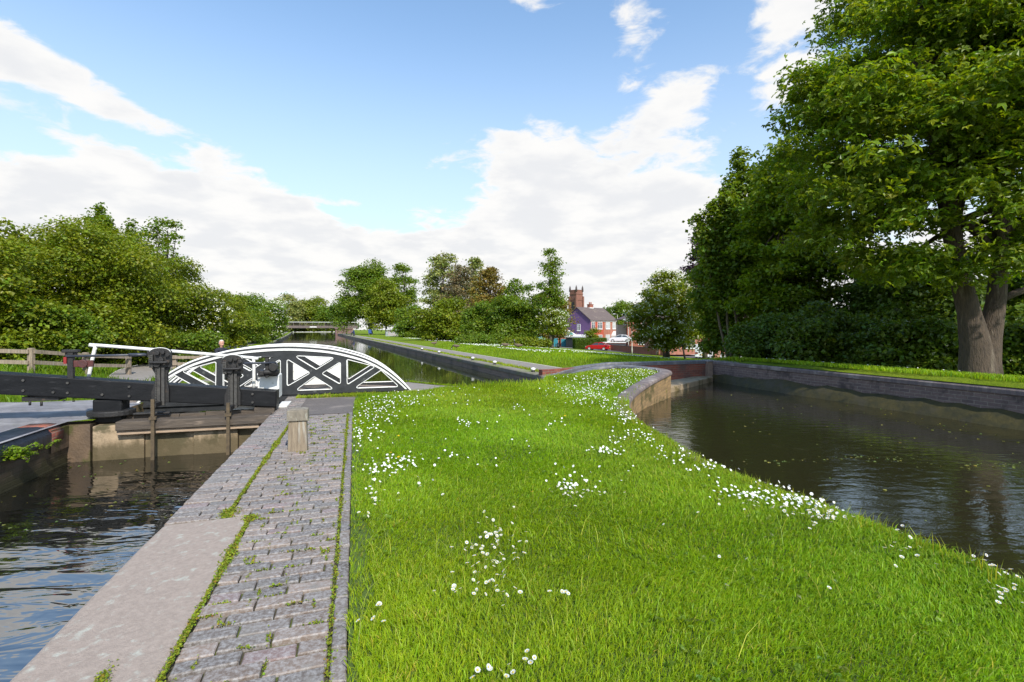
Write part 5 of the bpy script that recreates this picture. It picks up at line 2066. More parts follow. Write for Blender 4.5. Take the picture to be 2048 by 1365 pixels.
floating_bits()


def moss_strip():
    r = np.random.default_rng(41)
    P = []
    for u in np.arange(.6, 9.2, .006):
        v = -.788 if u < 4.43 else -.968
        wdt = .010 + .012 * math.sin(u * 2.1) + .010 * math.sin(u * 7.3) + (.03 if 4.3 < u < 4.65 else 0)
        wdt = max(wdt, .006)
        for k in range(int(5 + wdt * 300)):
            P.append((v + r.normal(0, max(.008, wdt * .6)), u + r.normal(0, .01), .004 + abs(r.normal(0, .008))))
        if r.random() < .55:
            for k in range(4):
                P.append((-.110 + r.normal(0, .012), u + r.normal(0, .01), .0 + abs(r.normal(0, .005))))
    # tufts in odd joints
    for k in range(150):
        u = r.uniform(1.2, 9)
        row = round((u + 1.2) / .1155) * .1155 - 1.2
        v = r.uniform(-.76, -.13)
        if r.random() < .5:
            for j in range(26):
                P.append((v + r.normal(0, .03), row + r.normal(0, .005), abs(r.normal(0, .006))))
        else:
            for j in range(22):
                P.append((v + r.normal(0, .005), row + .055 + r.normal(0, .025), abs(r.normal(0, .006))))
    # a clump on the slab
    for j in range(260):
        P.append((-1.02 + r.normal(0, .016), 2.52 + r.normal(0, .05), .014 + abs(r.normal(0, .008))))
    P = np.array(P)
    N = norm(r.normal(size=P.shape) * .6 + np.array([0, 0, .7]))
    dist = P[:, 1]
    V, F = leaf_quads(r, P, N, (.008 + dist * .0011) * r.uniform(.6, 1.4, len(P)), 1, .5)
    t = tints(r, len(P), .15, .25)
    br = r.random(len(P)) < .12
    t[br] *= np.array([1.1, .65, 1.6])
    o = np_mesh('moss', V, F, M['moss'], tint=np.repeat(t, 4, 0))
    o.rotation_euler = (0, 0, TH)
    o['kind'] = 'stuff'


moss_strip()


def daisies():
    r = np.random.default_rng(51)
    # one flower head of ten petals round a yellow eye on a stem
    def flower(np_, R, eye, mat, name):
        mb = MB()
        c = mb.idx([(0, 0, 0)])[0]
        for k in range(np_):
            a0 = 2 * math.pi * k / np_
            w = math.pi / np_ * .86
            q = mb.idx([(R * .25 * math.cos(a0), R * .25 * math.sin(a0), 0), (R * .85 * math.cos(a0 - w), R * .85 * math.sin(a0 - w), R * .16), (R * 1.02 * math.cos(a0), R * 1.02 * math.sin(a0), R * .22), (R * .85 * math.cos(a0 + w), R * .85 * math.sin(a0 + w), R * .16)])
            mb.fi(q, 0)
        mb.ball((0, 0, R * .05), R * .30, R * .30, R * .17, 8, 1)
        mb.tube([(0, 0, -.075), (R * .1, 0, -.03), (0, 0, 0)], .0012, 4, 2)
        me = mb
        o = me.build(name, [M[mat], M['daisy_eye'], M['stem']])
        at = o.data.attributes.new('tint', 'FLOAT_COLOR', 'POINT')
        at.data.foreach_set('color', np.ones(len(o.data.vertices) * 4, dtype=np.float32))
        return o
    P = []
    for px, py, sx, sy, n in CLUSTERS:
        k = 0
        while k < n:
            x_ = px + r.normal(0, sx)
            y_ = max(py + r.normal(0, sy), 745)
            g = ground_at(x_, y_, .08)
            k += 1
            if g[1] > 15.5 or g[1] < 1.9:
                continue
            P.append(g)
    P = np.array(P)
    ok = inpoly(P, isl_poly)
    for e in (bed_poly, tar_poly, br_poly):
        ok &= ~inpoly(P, e)
    P = P[ok]
    P = P[np.argsort(np.hypot(P[:, 0], P[:, 1]))]
    near, rest = P[:290], P[290:]
    first = flower(12, .0125, 1, 'petal', 'daisy')
    for k, (x, y) in enumerate(near):
        o = first if k == 0 else first.copy()
        if k:
            COL.objects.link(o)
        z = gz(x, y)
        o.location = (x, y, z + r.uniform(.045, .085))
        o.rotation_euler = (r.normal(-.25, .35), r.normal(.1, .35), r.uniform(0, 6.28))
        s = r.uniform(.75, 1.15)
        o.scale = (s, s, s)
        tag(o, 'open white daisy in the short lawn grass', 'daisy', 'daisies in the lawn')
    # the rest, and the far field, as one ground cover
    vs0 = np.array([v.co[:] for v in first.data.vertices])
    Z = zf(rest[:, 0], rest[:, 1]) + r.uniform(.05, .09, len(rest))
    V, F = [], []

    def discs(C, R, tilt):
        n = len(C)
        N = norm(r.normal(size=(n, 3)) * tilt + np.array([.1, -.35, .8]))
        a = norm(np.cross(N, np.array([1.0, .2, 0])))
        b = np.cross(N, a)
        ring = []
        for k in range(6):
            an = math.pi * k / 3
            ring.append(C + (a * math.cos(an) + b * math.sin(an)) * R[:, None])
        v = np.stack(ring, 1).reshape(-1, 3)
        i0 = np.arange(n)[:, None] * 6
        return v, np.concatenate([i0 + np.array([[0, 1, 2, 3]]), i0 + np.array([[0, 3, 4, 5]])], 0)
    C = np.column_stack([rest, Z])
    v, f = discs(C, .0125 * r.uniform(.7, 1.2, len(C)), .3)
    V.append(v); F.append(f); off = len(v)
    # drifts on the field beyond the canal mouth
    n = 9000
    s = r.uniform(4, 52, n)
    w = 4 + np.abs(r.normal(0, 1, n)) * 8
    q = np.stack([C0.x + CD.x * s + CN.x * w, C0.y + CD.y * s + CN.y * w], 1)
    drift = np.sin(s * .55 + w * .35) + .8 * np.sin(w * 1.1 - s * .2) + r.normal(0, .35, n)
    q = q[(drift > .35) & (q[:, 1] > 19) & (q[:, 0] < 14)]
    C = np.column_stack([q, zf(q[:, 0], q[:, 1]) + .09])
    v, f = discs(C, .028 * r.uniform(.6, 1.2, len(C)), .2)
    V.append(v); F.append(f + off); off += len(v)
    # few on the strip behind the pond wall
    n = 26
    t = r.random(n)
    q = np.stack([7.9 + t * 1.9 + r.uniform(.45, .9, n), 18 - t * 6.5], 1)
    C = np.column_stack([q, zf(q[:, 0], q[:, 1]) + .12])
    v, f = discs(C, .02 * np.ones(n), .3)
    V.append(v); F.append(f + off)
    V = np.concatenate(V)
    np_mesh('flowers', V, np.concatenate(F), M['petal'], tint=np.ones((len(V), 3)))['kind'] = 'stuff'
    y1 = flower(14, .017, 1, 'yellow_petal', 'dandelion')
    spots = [(1437, 992), (1065, 986), (782, 912), (797, 922), (797, 874), (1160, 762), (1145, 770), (1085, 808), (960, 845), (1010, 782), (1130, 838), (1230, 770)]
    for k, (px, py) in enumerate(spots):
        g = ground_at(px, py, .07)
        o = y1 if k == 0 else y1.copy()
        if k:
            COL.objects.link(o)
        o.location = (g[0], g[1], gz(*g) + .075)
        o.rotation_euler = (-.3, .1, k)
        tag(o, 'yellow dandelion flower in the lawn among the daisies', 'dandelion', 'dandelions in the lawn')


M['stem'] = pm('stem', (.12, .18, .03), (.09, .14, .02), 20, .8, 0)
daisies()
# ------------------------------------------------------------------ distant canal bridge
def far_bridge():
    s = 136
    a, b = Vector(bankp(s, 2.2)), None
    # deck runs square across the canal
    L = 24.0
    cx, cy = bankp(s, -6.6)
    ang = math.atan2(CN.y, CN.x)
    g = thing('canal_bridge', 'distant flat girder bridge with pale handrail crossing the canal', 'bridge', (cx, cy, 0), ang)
    m = MB()
    m.box(-L / 2, L / 2, -1.2, 1.2, 1.55, 2.25)
    m.build('girder', M['girder'], g)
    m = MB()
    for k in range(15):
        x = -L / 2 + .8 + k * (L - 1.6) / 14
        m.box(x - .05, x + .05, -1.2, -1.1, 2.25, 3.15)
    m.box(-L / 2, L / 2, -1.19, -1.12, 2.62, 2.70)
    m.build('railing', M['girder'], g)
    m = MB()
    m.box(-L / 2, L / 2, -1.25, -1.05, 3.12, 3.28)
    m.build('handrail', M['grey_metal'], g)
    for x0, x1 in ((-L / 2 + .6, -L / 2 + 3.6), (L / 2 - 6.0, L / 2 - 1.4)):
        m = MB()
        m.box(x0, x1, -1.6, 1.6, -.6, 1.55)
        m.box(x0 - .15, x1 + .15, -1.75, 1.75, 1.25, 1.5)
        m.build('abutment', M['abut_brick'], g)
    m = MB()
    m.cyl((L / 2 - 3.2, -1.15, 2.2), (L / 2 - 3.2, -1.15, 5.0), .07, 8)
    m.build('pole', M['white_paint'], g)
    m = MB()
    m.box(-.7, 1.1, -1.26, -1.22, 1.72, 1.98)
    m.build('sign_plate', M['white_paint'], g)


M['girder'] = pm('girder', (.16, .12, .11), (.10, .085, .08), 3, .7, .2)
M['grey_metal'] = pm('grey_metal', (.55, .56, .56), (.42, .43, .43), 4, .5, .1)
M['abut_brick'] = pm('abut_brick', (.20, .12, .11), (.13, .085, .08), 2, .85, .3, 20)
far_bridge()

# ------------------------------------------------------------------ buildings
M['purple'] = pm('purple', (.135, .070, .185), (.115, .060, .16), .6, .8, .1, 8)
M['orange_red'] = brick('orange_red', (.50, .09, .045), (.42, .075, .038), (.50, .12, .07), .23, .078, .008, kind='Object', bmp=.1)
M['house_brick'] = brick('house_brick', (.42, .165, .105), (.34, .13, .085), (.42, .24, .17), .23, .078, .008, kind='Object', bmp=.1, grime=(.40, .17, .11), gscale=.5)
M['old_brick'] = brick('old_brick', (.36, .12, .075), (.27, .09, .06), (.28, .16, .12), .23, .078, .008, kind='Object', bmp=.1, grime=(.24, .10, .07), gscale=.4)
M['roof_tile'] = pm('roof_tile', (.135, .10, .09), (.10, .078, .072), 2.2, .85, .5, 5, stretch=(1, 1, 4), c3=(.17, .135, .11), c3scale=.5)
M['roof_dark'] = pm('roof_dark', (.09, .07, .075), (.07, .055, .06), 2.2, .85, .4, 5)
M['glass'] = pm('glass', (.05, .06, .07), (.04, .05, .06), 2, .08, 0)
M['net_glass'] = pm('net_glass', (.45, .47, .47), (.30, .33, .33), 3, .15, 0)
M['church_stone'] = pm('church_stone', (.24, .105, .075), (.17, .08, .06), .9, .9, .3, 6, c3=(.13, .07, .06), c3scale=.3)
M['teal'] = pm('teal', (.02, .20, .26), (.018, .17, .22), 1, .5, .05)
M['cyan'] = pm('cyan', (.28, .52, .56), (.22, .44, .50), 1, .5, .05)
M['teal_green'] = pm('teal_green', (.02, .26, .24), (.02, .22, .20), 1, .6, .05)
M['beige'] = pm('beige', (.52, .43, .35), (.46, .38, .31), 1, .8, .1)
M['dark_panel'] = pm('dark_panel', (.03, .032, .036), (.02, .022, .025), 2, .6, .1)


def window(parent, x0, x1, z0, z1, y, net=False, bars=1, transom=True, axis='x', frame='white_paint'):
    """a framed window on a wall whose outward side is -y (or on the x=y plane facing -x)"""
    def bx(mb, a, b, c, d, e, f):
        if axis == 'x':
            mb.box(a, b, c, d, e, f)
        else:
            mb.box(c, d, a, b, e, f)
    m = MB()
    t = .09
    bx(m, x0, x1, y - .06, y + .02, z0, z0 + t)
    bx(m, x0, x1, y - .06, y + .02, z1 - t, z1)
    bx(m, x0, x0 + t, y - .058, y + .02, z0 + t, z1 - t)
    bx(m, x1 - t, x1, y - .058, y + .02, z0 + t, z1 - t)
    for k in range(bars):
        x = x0 + (x1 - x0) * (k + 1) / (bars + 1)
        bx(m, x - .05, x + .05, y - .055, y + .02, z0 + t, z1 - t)
    if transom:
        zz = z0 + (z1 - z0) * .68
        bx(m, x0 + t, x1 - t, y - .05, y + .02, zz - .03, zz + .03)
    bx(m, x0 - .06, x1 + .06, y - .10, y + .02, z0 - .09, z0)
    w = m.build('window', M[frame], parent)
    g = MB()
    bx(g, x0 + .02, x1 - .02, y - .02, y + .03, z0 + .02, z1 - .02)
    g.build('pane', M['net_glass' if net else 'glass'], w)
    return w


def gable_roof(parent, x0, x1, y0, y1, ze, zr, mat, over=.25, th=.14, name='roof'):
    m = MB()
    ym = (y0 + y1) / 2
    for s, ya in ((-1, y0 - over), (1, y1 + over)):
        sl = (zr - ze) / (ym - y0)
        z_e = ze - over * sl
        c = [(x0 - over, ya, z_e), (x1 + over, ya, z_e), (x1 + over, ym, zr), (x0 - over, ym, zr)]
        if s > 0:
            c = c[::-1]
        m.hexa(c + [(p[0], p[1], p[2] + th) for p in c])
    return m.build(name, mat, parent)


def purple_house():
    d = 105
    zb = -2.4
    g = thing('semi_detached_house', 'pair of houses with a purple gable wall and bright red front', 'house', (PX(1181, d), d, zb), math.radians(45))
    # local: x along the front (away to the right), y back; front faces -y
    Wd, D, ze, zr = 9.6, 7.0, 5.7, 8.35
    m = MB()
    m.box(.12, Wd / 2, .0, .2, 0, ze)
    m.build('red_front_wall', M['orange_red'], g)
    m = MB()
    m.box(Wd / 2 + .005, Wd, .0, .2, 0, ze)
    m.build('brick_front_wall', M['house_brick'], g)
    m = MB()
    m.prism([(0, 0), (D, 0), (D, ze), (D / 2, zr), (0, ze)], 0, .115, axis='x')
    m.build('purple_gable_wall', M['purple'], g)
    m = MB()
    m.prism([(0.2, 0), (D, 0), (D, ze), (D / 2, zr), (0.2, ze)], Wd - .15, Wd - .002, axis='x')
    m.box(.12, Wd - .16, D - .2, D, 0, ze)
    m.build('back_wall', M['house_brick'], g)
    r = gable_roof(g, 0, Wd, 0, D, ze, zr, M['roof_tile'])
    c = MB()
    c.box(Wd / 2 - .75, Wd / 2 + .55, D / 2 - .35, D / 2 + .35, zr - .5, zr + .75)
    c.box(Wd / 2 - .82, Wd / 2 + .62, D / 2 - .42, D / 2 + .42, zr + .75, zr + .88)
    for x in (-.4, .2):
        c.cyl((Wd / 2 + x, D / 2, zr + .88), (Wd / 2 + x, D / 2, zr + 1.35), .13, 8)
    c.box(Wd / 2 - .8, Wd / 2 + .6, D / 2 - .45, D / 2 + .45, zr - .06, zr + .14, 1)
    c.build('chimney', [M['old_brick'], M['white_paint']], r)
    f = MB()
    f.box(-.1, Wd + .1, -.16, -.02, ze - .32, ze - .18)
    f.build('gutter', M['white_paint'], g)
    k = Wd / 495
    for a, b in ((15, 80), (130, 220), (285, 370), (420, 485)):
        window(g, a * k, b * k, 3.75, 5.25, 0, net=a > 250, bars=2 if b - a > 80 else 1)
    for a, b in ((140, 220), (285, 370)):
        window(g, a * k, b * k, 1.0, 2.5, 0, net=a > 250, bars=2)
    window(g, 2.6, 3.5, 3.4, 4.8, 0, axis='y', bars=1)
    # white gabled porch on the right-hand house
    p = MB()
    px0, px1 = 7.6, 9.3
    p.prism([(px0, 0), (px1, 0), (px1, 2.3), ((px0 + px1) / 2, 3.3), (px0, 2.3)], -1.25, -.02)
    po = p.build('porch', M['white_paint'], g)
    p = MB()
    for a, b in ((.25, .72), (.95, 1.45)):
        p.box(px0 + a, px0 + b, -1.29, -1.24, .7, 1.9)
    p.build('pane', M['glass'], po)
    # low white flat roof by the gable
    p = MB()
    p.box(-2.6, -.02, -.2, 4.5, 0, 2.0)
    q = p.build('side_lean_to', M['dark_panel'], g)
    p = MB()
    p.hexa([(-2.8, -.5, 2.0), (0, -.5, 2.35), (0, 4.7, 2.35), (-2.8, 4.7, 2.0), (-2.8, -.5, 2.2), (0, -.5, 2.6), (0, 4.7, 2.6), (-2.8, 4.7, 2.2)])
    p.build('white_roof', M['white_paint'], q)


purple_house()


def hip_house():
    d = 96
    g = thing('brick_house', 'brick house with a dark hipped roof and beige panel right of the porch', 'house', (PX(1264, d), d, -2.4), math.radians(-8))
    m = MB()
    m.box(-.9, 9, 0, 8, 0, 5.6)
    m.build('wall', M['old_brick'], g)
    m = MB()
    m.box(-2.6, -.92, 2.5, 6.5, 0, 4.6)
    m.build('beige_wall', M['beige'], g)
    r = MB()
    e = .35
    B = [(-2.9, -e, 5.6), (9.3, -e, 5.6), (9.3, 8.3, 5.6), (-2.9, 8.3, 5.6)]
    A = r.idx(B)
    T = r.idx([(1.6, 4, 7.6), (6, 4, 7.6)])
    r.fi([A[0], A[1], T[1], T[0]])
    r.fi([A[1], A[2], T[1]])
    r.fi([A[2], A[3], T[0], T[1]])
    r.fi([A[3], A[0], T[0]])
    r.fi(A[::-1])
    r.build('roof', M['roof_dark'], g)
    for a in (1.2, 4.8):
        window(g, a, a + 1.6, 3.5, 4.8, 0, bars=1)
    window(g, 1.2, 2.8, .8, 2.2, 0, bars=1)
    window(g, 4.6, 6.6, .8, 2.2, 0, bars=2)


hip_house()


def brick_block(name, label, px0, px1, d, zt, depth, mat, roof=None, roofh=1.6, zb=-2.4, rz=0.0, wins=(), cat='house'):
    x0, x1 = PX(px0, d), PX(px1, d)
    w = x1 - x0
    g = thing(name, label, cat, (x0, d, zb), rz)
    m = MB()
    m.box(0, w, 0, depth, 0, zt - zb)
    m.build('wall', M[mat], g)
    if roof:
        gable_roof(g, 0, w, 0, depth, zt - zb, zt - zb + roofh, M[roof])
    for a, b, c, e in wins:
        window(g, a * w, b * w, c, e, 0, bars=1)
    return g


brick_block('terraced_house', 'red brick house glimpsed behind the blossoming hawthorn trunks', 1318, 1402, 72, 2.6, 8, 'house_brick', 'roof_tile', 2.2, zb=-2.3, wins=((.12, .32, .9, 2.2), (.6, .86, .9, 2.2), (.12, .32, 3.2, 4.4), (.6, .86, 3.2, 4.4)))
brick_block('terraced_house', 'red brick house behind the white van, right of the hawthorn', 1418, 1560, 74, 2.8, 8, 'house_brick', 'roof_tile', 2.2, zb=-2.2, wins=((.08, .2, 1.0, 2.3), (.32, .46, 1.0, 2.3), (.6, .75, 1.0, 2.3), (.08, .2, 3.4, 4.6), (.32, .46, 3.4, 4.6), (.6, .75, 3.4, 4.6)))
brick_block('terraced_house', 'pink brick house glimpsed between the shrubs left of the big sycamore', 1790, 1960, 46, 1.4, 7, 'house_brick', 'roof_tile', 2, zb=-1.9, wins=((.2, .4, 1.2, 2.4), (.6, .8, 1.2, 2.4)))


def church():
    d = 200
    g = thing('church_tower', 'red sandstone church tower with corner pinnacles above the trees', 'church tower', (PX(1152.5, d), d, -3), math.radians(-52))
    # near corner of a square tower turned towards us
    m = MB()
    h = 19.2
    s = 3.7
    m.box(-s / 2, s / 2, -s / 2, s / 2, 0, h)
    for z in (h - 3.6, h - 1.2, 6):
        m.box(-s / 2 - .14, s / 2 + .14, -s / 2 - .14, s / 2 + .14, z, z + .28)
    m.build('wall', M['church_stone'], g)
    m = MB()
    for a in (-1, 1):
        for b in (-1, 1):
            m.box(a * s / 2 - .38, a * s / 2 + .38, b * s / 2 - .38, b * s / 2 + .38, 0, h - 2)
    m.build('buttresses', M['church_stone'], g)
    for a in (-1, 1):
        for b in (-1, 1):
            m = MB()
            c = (a * (s / 2 - .1), b * (s / 2 - .1))
            m.tube([(c[0], c[1], h - .1), (c[0], c[1], h + 1.4), (c[0], c[1], h + 2.4)], [.42, .34, .03], 8)
            m.build('pinnacle', M['pinnacle'], g)
    m = MB()
    for q in range(4):
        R = Matrix.Rotation(q * math.pi / 2, 4, 'Z')
        for k in range(5):
            x = -s / 2 + .55 + k * (s - 1.1) / 4
            m.box(x - .24, x + .24, -s / 2 - .02, -s / 2 + .3, h + .002, h + .6, 0, R)
    m.build('battlements', M['church_stone'], g)
    for q in (0, 3):
        m = MB()
        R = Matrix.Rotation(q * math.pi / 2, 4, 'Z')
        m.prism([(-.8, h - 7.4), (.8, h - 7.4), (.8, h - 5.2), (.45, h - 4.4), (0, h - 4.05), (-.45, h - 4.4), (-.8, h - 5.2)], -s / 2 - .05, -s / 2 + .1)
        m.v = [tuple(R @ Vector(p)) for p in m.v]
        m.build('belfry_window', M['dark_panel'], g)
    m = MB()
    m.box(s / 2, s / 2 + 8, -s / 2 + .3, s / 2 + 3, 0, 7.5)
    m.prism([(s / 2 - .0, 7.5), (s / 2 + 8.2, 7.5), (s / 2 + 8.2, 9.0), (s / 2, 9.0)], -s / 2 + .8, s / 2 + 2)
    m.build('nave', M['church_stone'], g)


M['pinnacle'] = pm('pinnacle', (.10, .075, .07), (.07, .06, .06), 2, .9, .2)
church()


def garages():
    d = 108
    def one(label, px0, px1, zt, body, door, nd_, roofmat, gable=False, d=d):
        x0, x1 = PX(px0, d), PX(px1, d)
        w = x1 - x0
        g = thing('garage', label, 'garage', (x0, d, -2.5), 0, 'garages behind the daisy field')
        m = MB()
        h = zt + 2.5
        m.box(0, w, 0, 5, 0, h)
        m.build('wall', M[body], g)
        for k in range(nd_):
            a = w * (k + .08) / nd_
            b = w * (k + .92) / nd_
            m = MB()
            m.box(a, b, -.05, .0, .05, h - .45)
            for j in range(4):
                x = a + (b - a) * (j + 1) / 5
                m.box(x - .03, x + .03, -.08, -.05, .1, h - .5)
            m.build('door', M[door], g)
        m = MB()
        if gable:
            m.prism([(-.3, h), (w + .3, h), (w * .5, h + 1.25)], -.2, 5.2)
            r = m.build('roof', M[roofmat], g)
            m = MB()
            for a, b in (((-.4, h - .05), (w * .5, h + 1.3)), ((w * .5, h + 1.3), (w + .4, h - .05))):
                m.hexa([(a[0], -.28, a[1]), (b[0], -.28, b[1]), (b[0], -.21, b[1]), (a[0], -.21, a[1]), (a[0], -.28, a[1] + .22), (b[0], -.28, b[1] + .22), (b[0], -.21, b[1] + .22), (a[0], -.21, a[1] + .22)])
            m.build('bargeboard', M['white_paint'], r)
        else:
            m.hexa([(-.2, -.4, h), (w + .2, -.4, h), (w + .2, 5.2, h + .5), (-.2, 5.2, h + .5), (-.2, -.4, h + .25), (w + .2, -.4, h + .25), (w + .2, 5.2, h + .9), (-.2, 5.2, h + .9)])
            m.build('roof', M[roofmat], g)
    one('pale cyan garage with a white roof behind the bushes', 1064, 1090, .1, 'cyan', 'cyan', 2, 'white_paint')
    one('brick garage with a dark teal door, left of the gabled teal one', 1092, 1118, -.2, 'old_brick', 'teal', 1, 'white_paint')
    one('garage with a teal gable and two teal doors beside the hedge', 1121, 1153, -.35, 'old_brick', 'teal', 2, 'teal_green', True)


garages()
brick_block('terraced_house', 'brown roofed house half hidden behind the alder', 1052, 1126, 128, 2.4, 8, 'old_brick', 'roof_tile', 3, wins=((.1, .25, 2.8, 4.2), (.55, .7, 2.8, 4.2)))


def canal_building():
    d = 96
    g = brick_block('canal_building', 'low red brick building glimpsed between the far bank trees', 776, 842, d, 1.1, 6, 'house_brick', None, zb=-.3, cat='building')
    m = MB()
    w = PX(842, d) - PX(776, d)
    m.box(-.3, w + .3, -.3, 6.3, 1.41, 1.62)
    m.build('roof', M['grey_metal'], g)
    t = thing('palisade_fence', 'pale grey palisade fence in front of the low brick building', 'fence', (PX(772, 88), 88, -.2))
    m = MB()
    L = PX(824, 88) - PX(772, 88)
    n = 30
    for k in range(n):
        x = L * k / (n - 1)
        m.box(x - .05, x + .05, -.02, .02, 0, 1.15)
    m.build('pales', M['fence_grey'], t)
    m = MB()
    m.box(0, L, .02, .06, .25, .32)
    m.box(0, L, .02, .06, .85, .92)
    m.build('rail', M['fence_grey'], t)


M['fence_grey'] = pm('fence_grey', (.42, .46, .50), (.36, .40, .44), 2, .5, .05)
canal_building()


def drive_wall():
    d = 93
    x0, x1 = PX(1206, d), PX(1252, d)
    g = thing('retaining_wall', 'brick retaining wall with white rail and dark panel below the white car', 'wall', (x0, d, -2.45))
    w = x1 - x0
    m = MB()
    m.box(0, w, 0, 5, 0, 1.25)
    m.build('wall', M['old_brick'], g)
    m = MB()
    m.box(0, w, -.06, -.005, .62, 1.12)
    m.build('panel', M['dark_panel'], g)
    m = MB()
    m.box(-.05, w, -.10, .12, 1.251, 1.40)
    m.build('white_rail', M['white_paint'], g)
    # street wall running in front of the houses
    a = Vector((PX(1222, 89), 89))
    b = Vector((PX(1330, 71), 71))
    t = thing('street_wall', 'low red brick garden wall along the street, right of the red car', 'wall', (a.x, a.y, -2.45), math.atan2(b.y - a.y, b.x - a.x))
    L = (b - a).length
    m = MB()
    m.box(0, L, 0, .22, 0, .95)
    m.build('wall', M['old_brick'], t)
    m = MB()
    m.box(0, L, -.04, .26, .951, 1.03)
    m.build('coping', M['abut_brick'], t)
    a2 = Vector((PX(1415, 58), 58))
    t = thing('gate_pier', 'square red brick gate pier right of the white van', 'pier', (PX(1433, 62), 62, -2.3))
    m = MB()
    m.box(-.35, .35, -.25, .25, 0, 1.5)
    m.build('shaft', M['house_brick'], t)
    m = MB()
    m.box(-.42, .42, -.32, .32, 1.501, 1.62)
    m.build('cap', M['abut_brick'], t)


drive_wall()


def lamp_post(label, px, d, h):
    x = PX(px, d)
    t = thing('lamp_post', label, 'lamp post', (x, d, gz(x, d) - .05), 0, 'lamp posts along the street')
    m = MB()
    m.tube([(0, 0, 0), (0, 0, .9), (0, 0, .95), (0, 0, h)], [.10, .10, .07, .05], 10)
    m.build('post', M['post_paint'], t)
    m = MB()
    m.tube([(0, 0, h), (-.08, 0, h + .15), (-.5, 0, h + .22)], .03, 6)
    m.build('arm', M['post_paint'], t)
    m = MB()
    m.ball((-.7, 0, h + .20), .3, .13, .09, 10)
    m.build('lantern', M['grey_metal'], t)


M['post_paint'] = pm('post_paint', (.42, .40, .34), (.34, .33, .29), 3, .6, .1)
lamp_post('pale street lamp post in front of the hipped roof house', 1257, 84, 5.2)
lamp_post('street lamp post nearest the blossoming hawthorn', 1264, 72, 4.6)
lamp_post('thin street lamp post in front of the brick half of the purple house', 1235, 100, 6.6)


def street_bollard(label, px, d, h, r_):
    x = PX(px, d)
    t = thing('street_bollard', label, 'bollard', (x, d, -2.45), 0, 'dark posts by the garages')
    m = MB()
    m.tube([(0, 0, 0), (0, 0, h * .8)], r_, 10)
    m.build('shaft', M['black_iron'], t)
    m = MB()
    m.tube([(0, 0, h * .8), (0, 0, h * .9), (0, 0, h)], [r_ * 1.2, r_ * 1.2, r_ * .6], 10)
    m.build('cap', M['black_iron'], t)


street_bollard('slim dark street post at the entrance to the garages', 1112, 95, 1.0, .10)
street_bollard('stouter dark litter bin like post by the garages', 1116.5, 98, 1.1, .24)

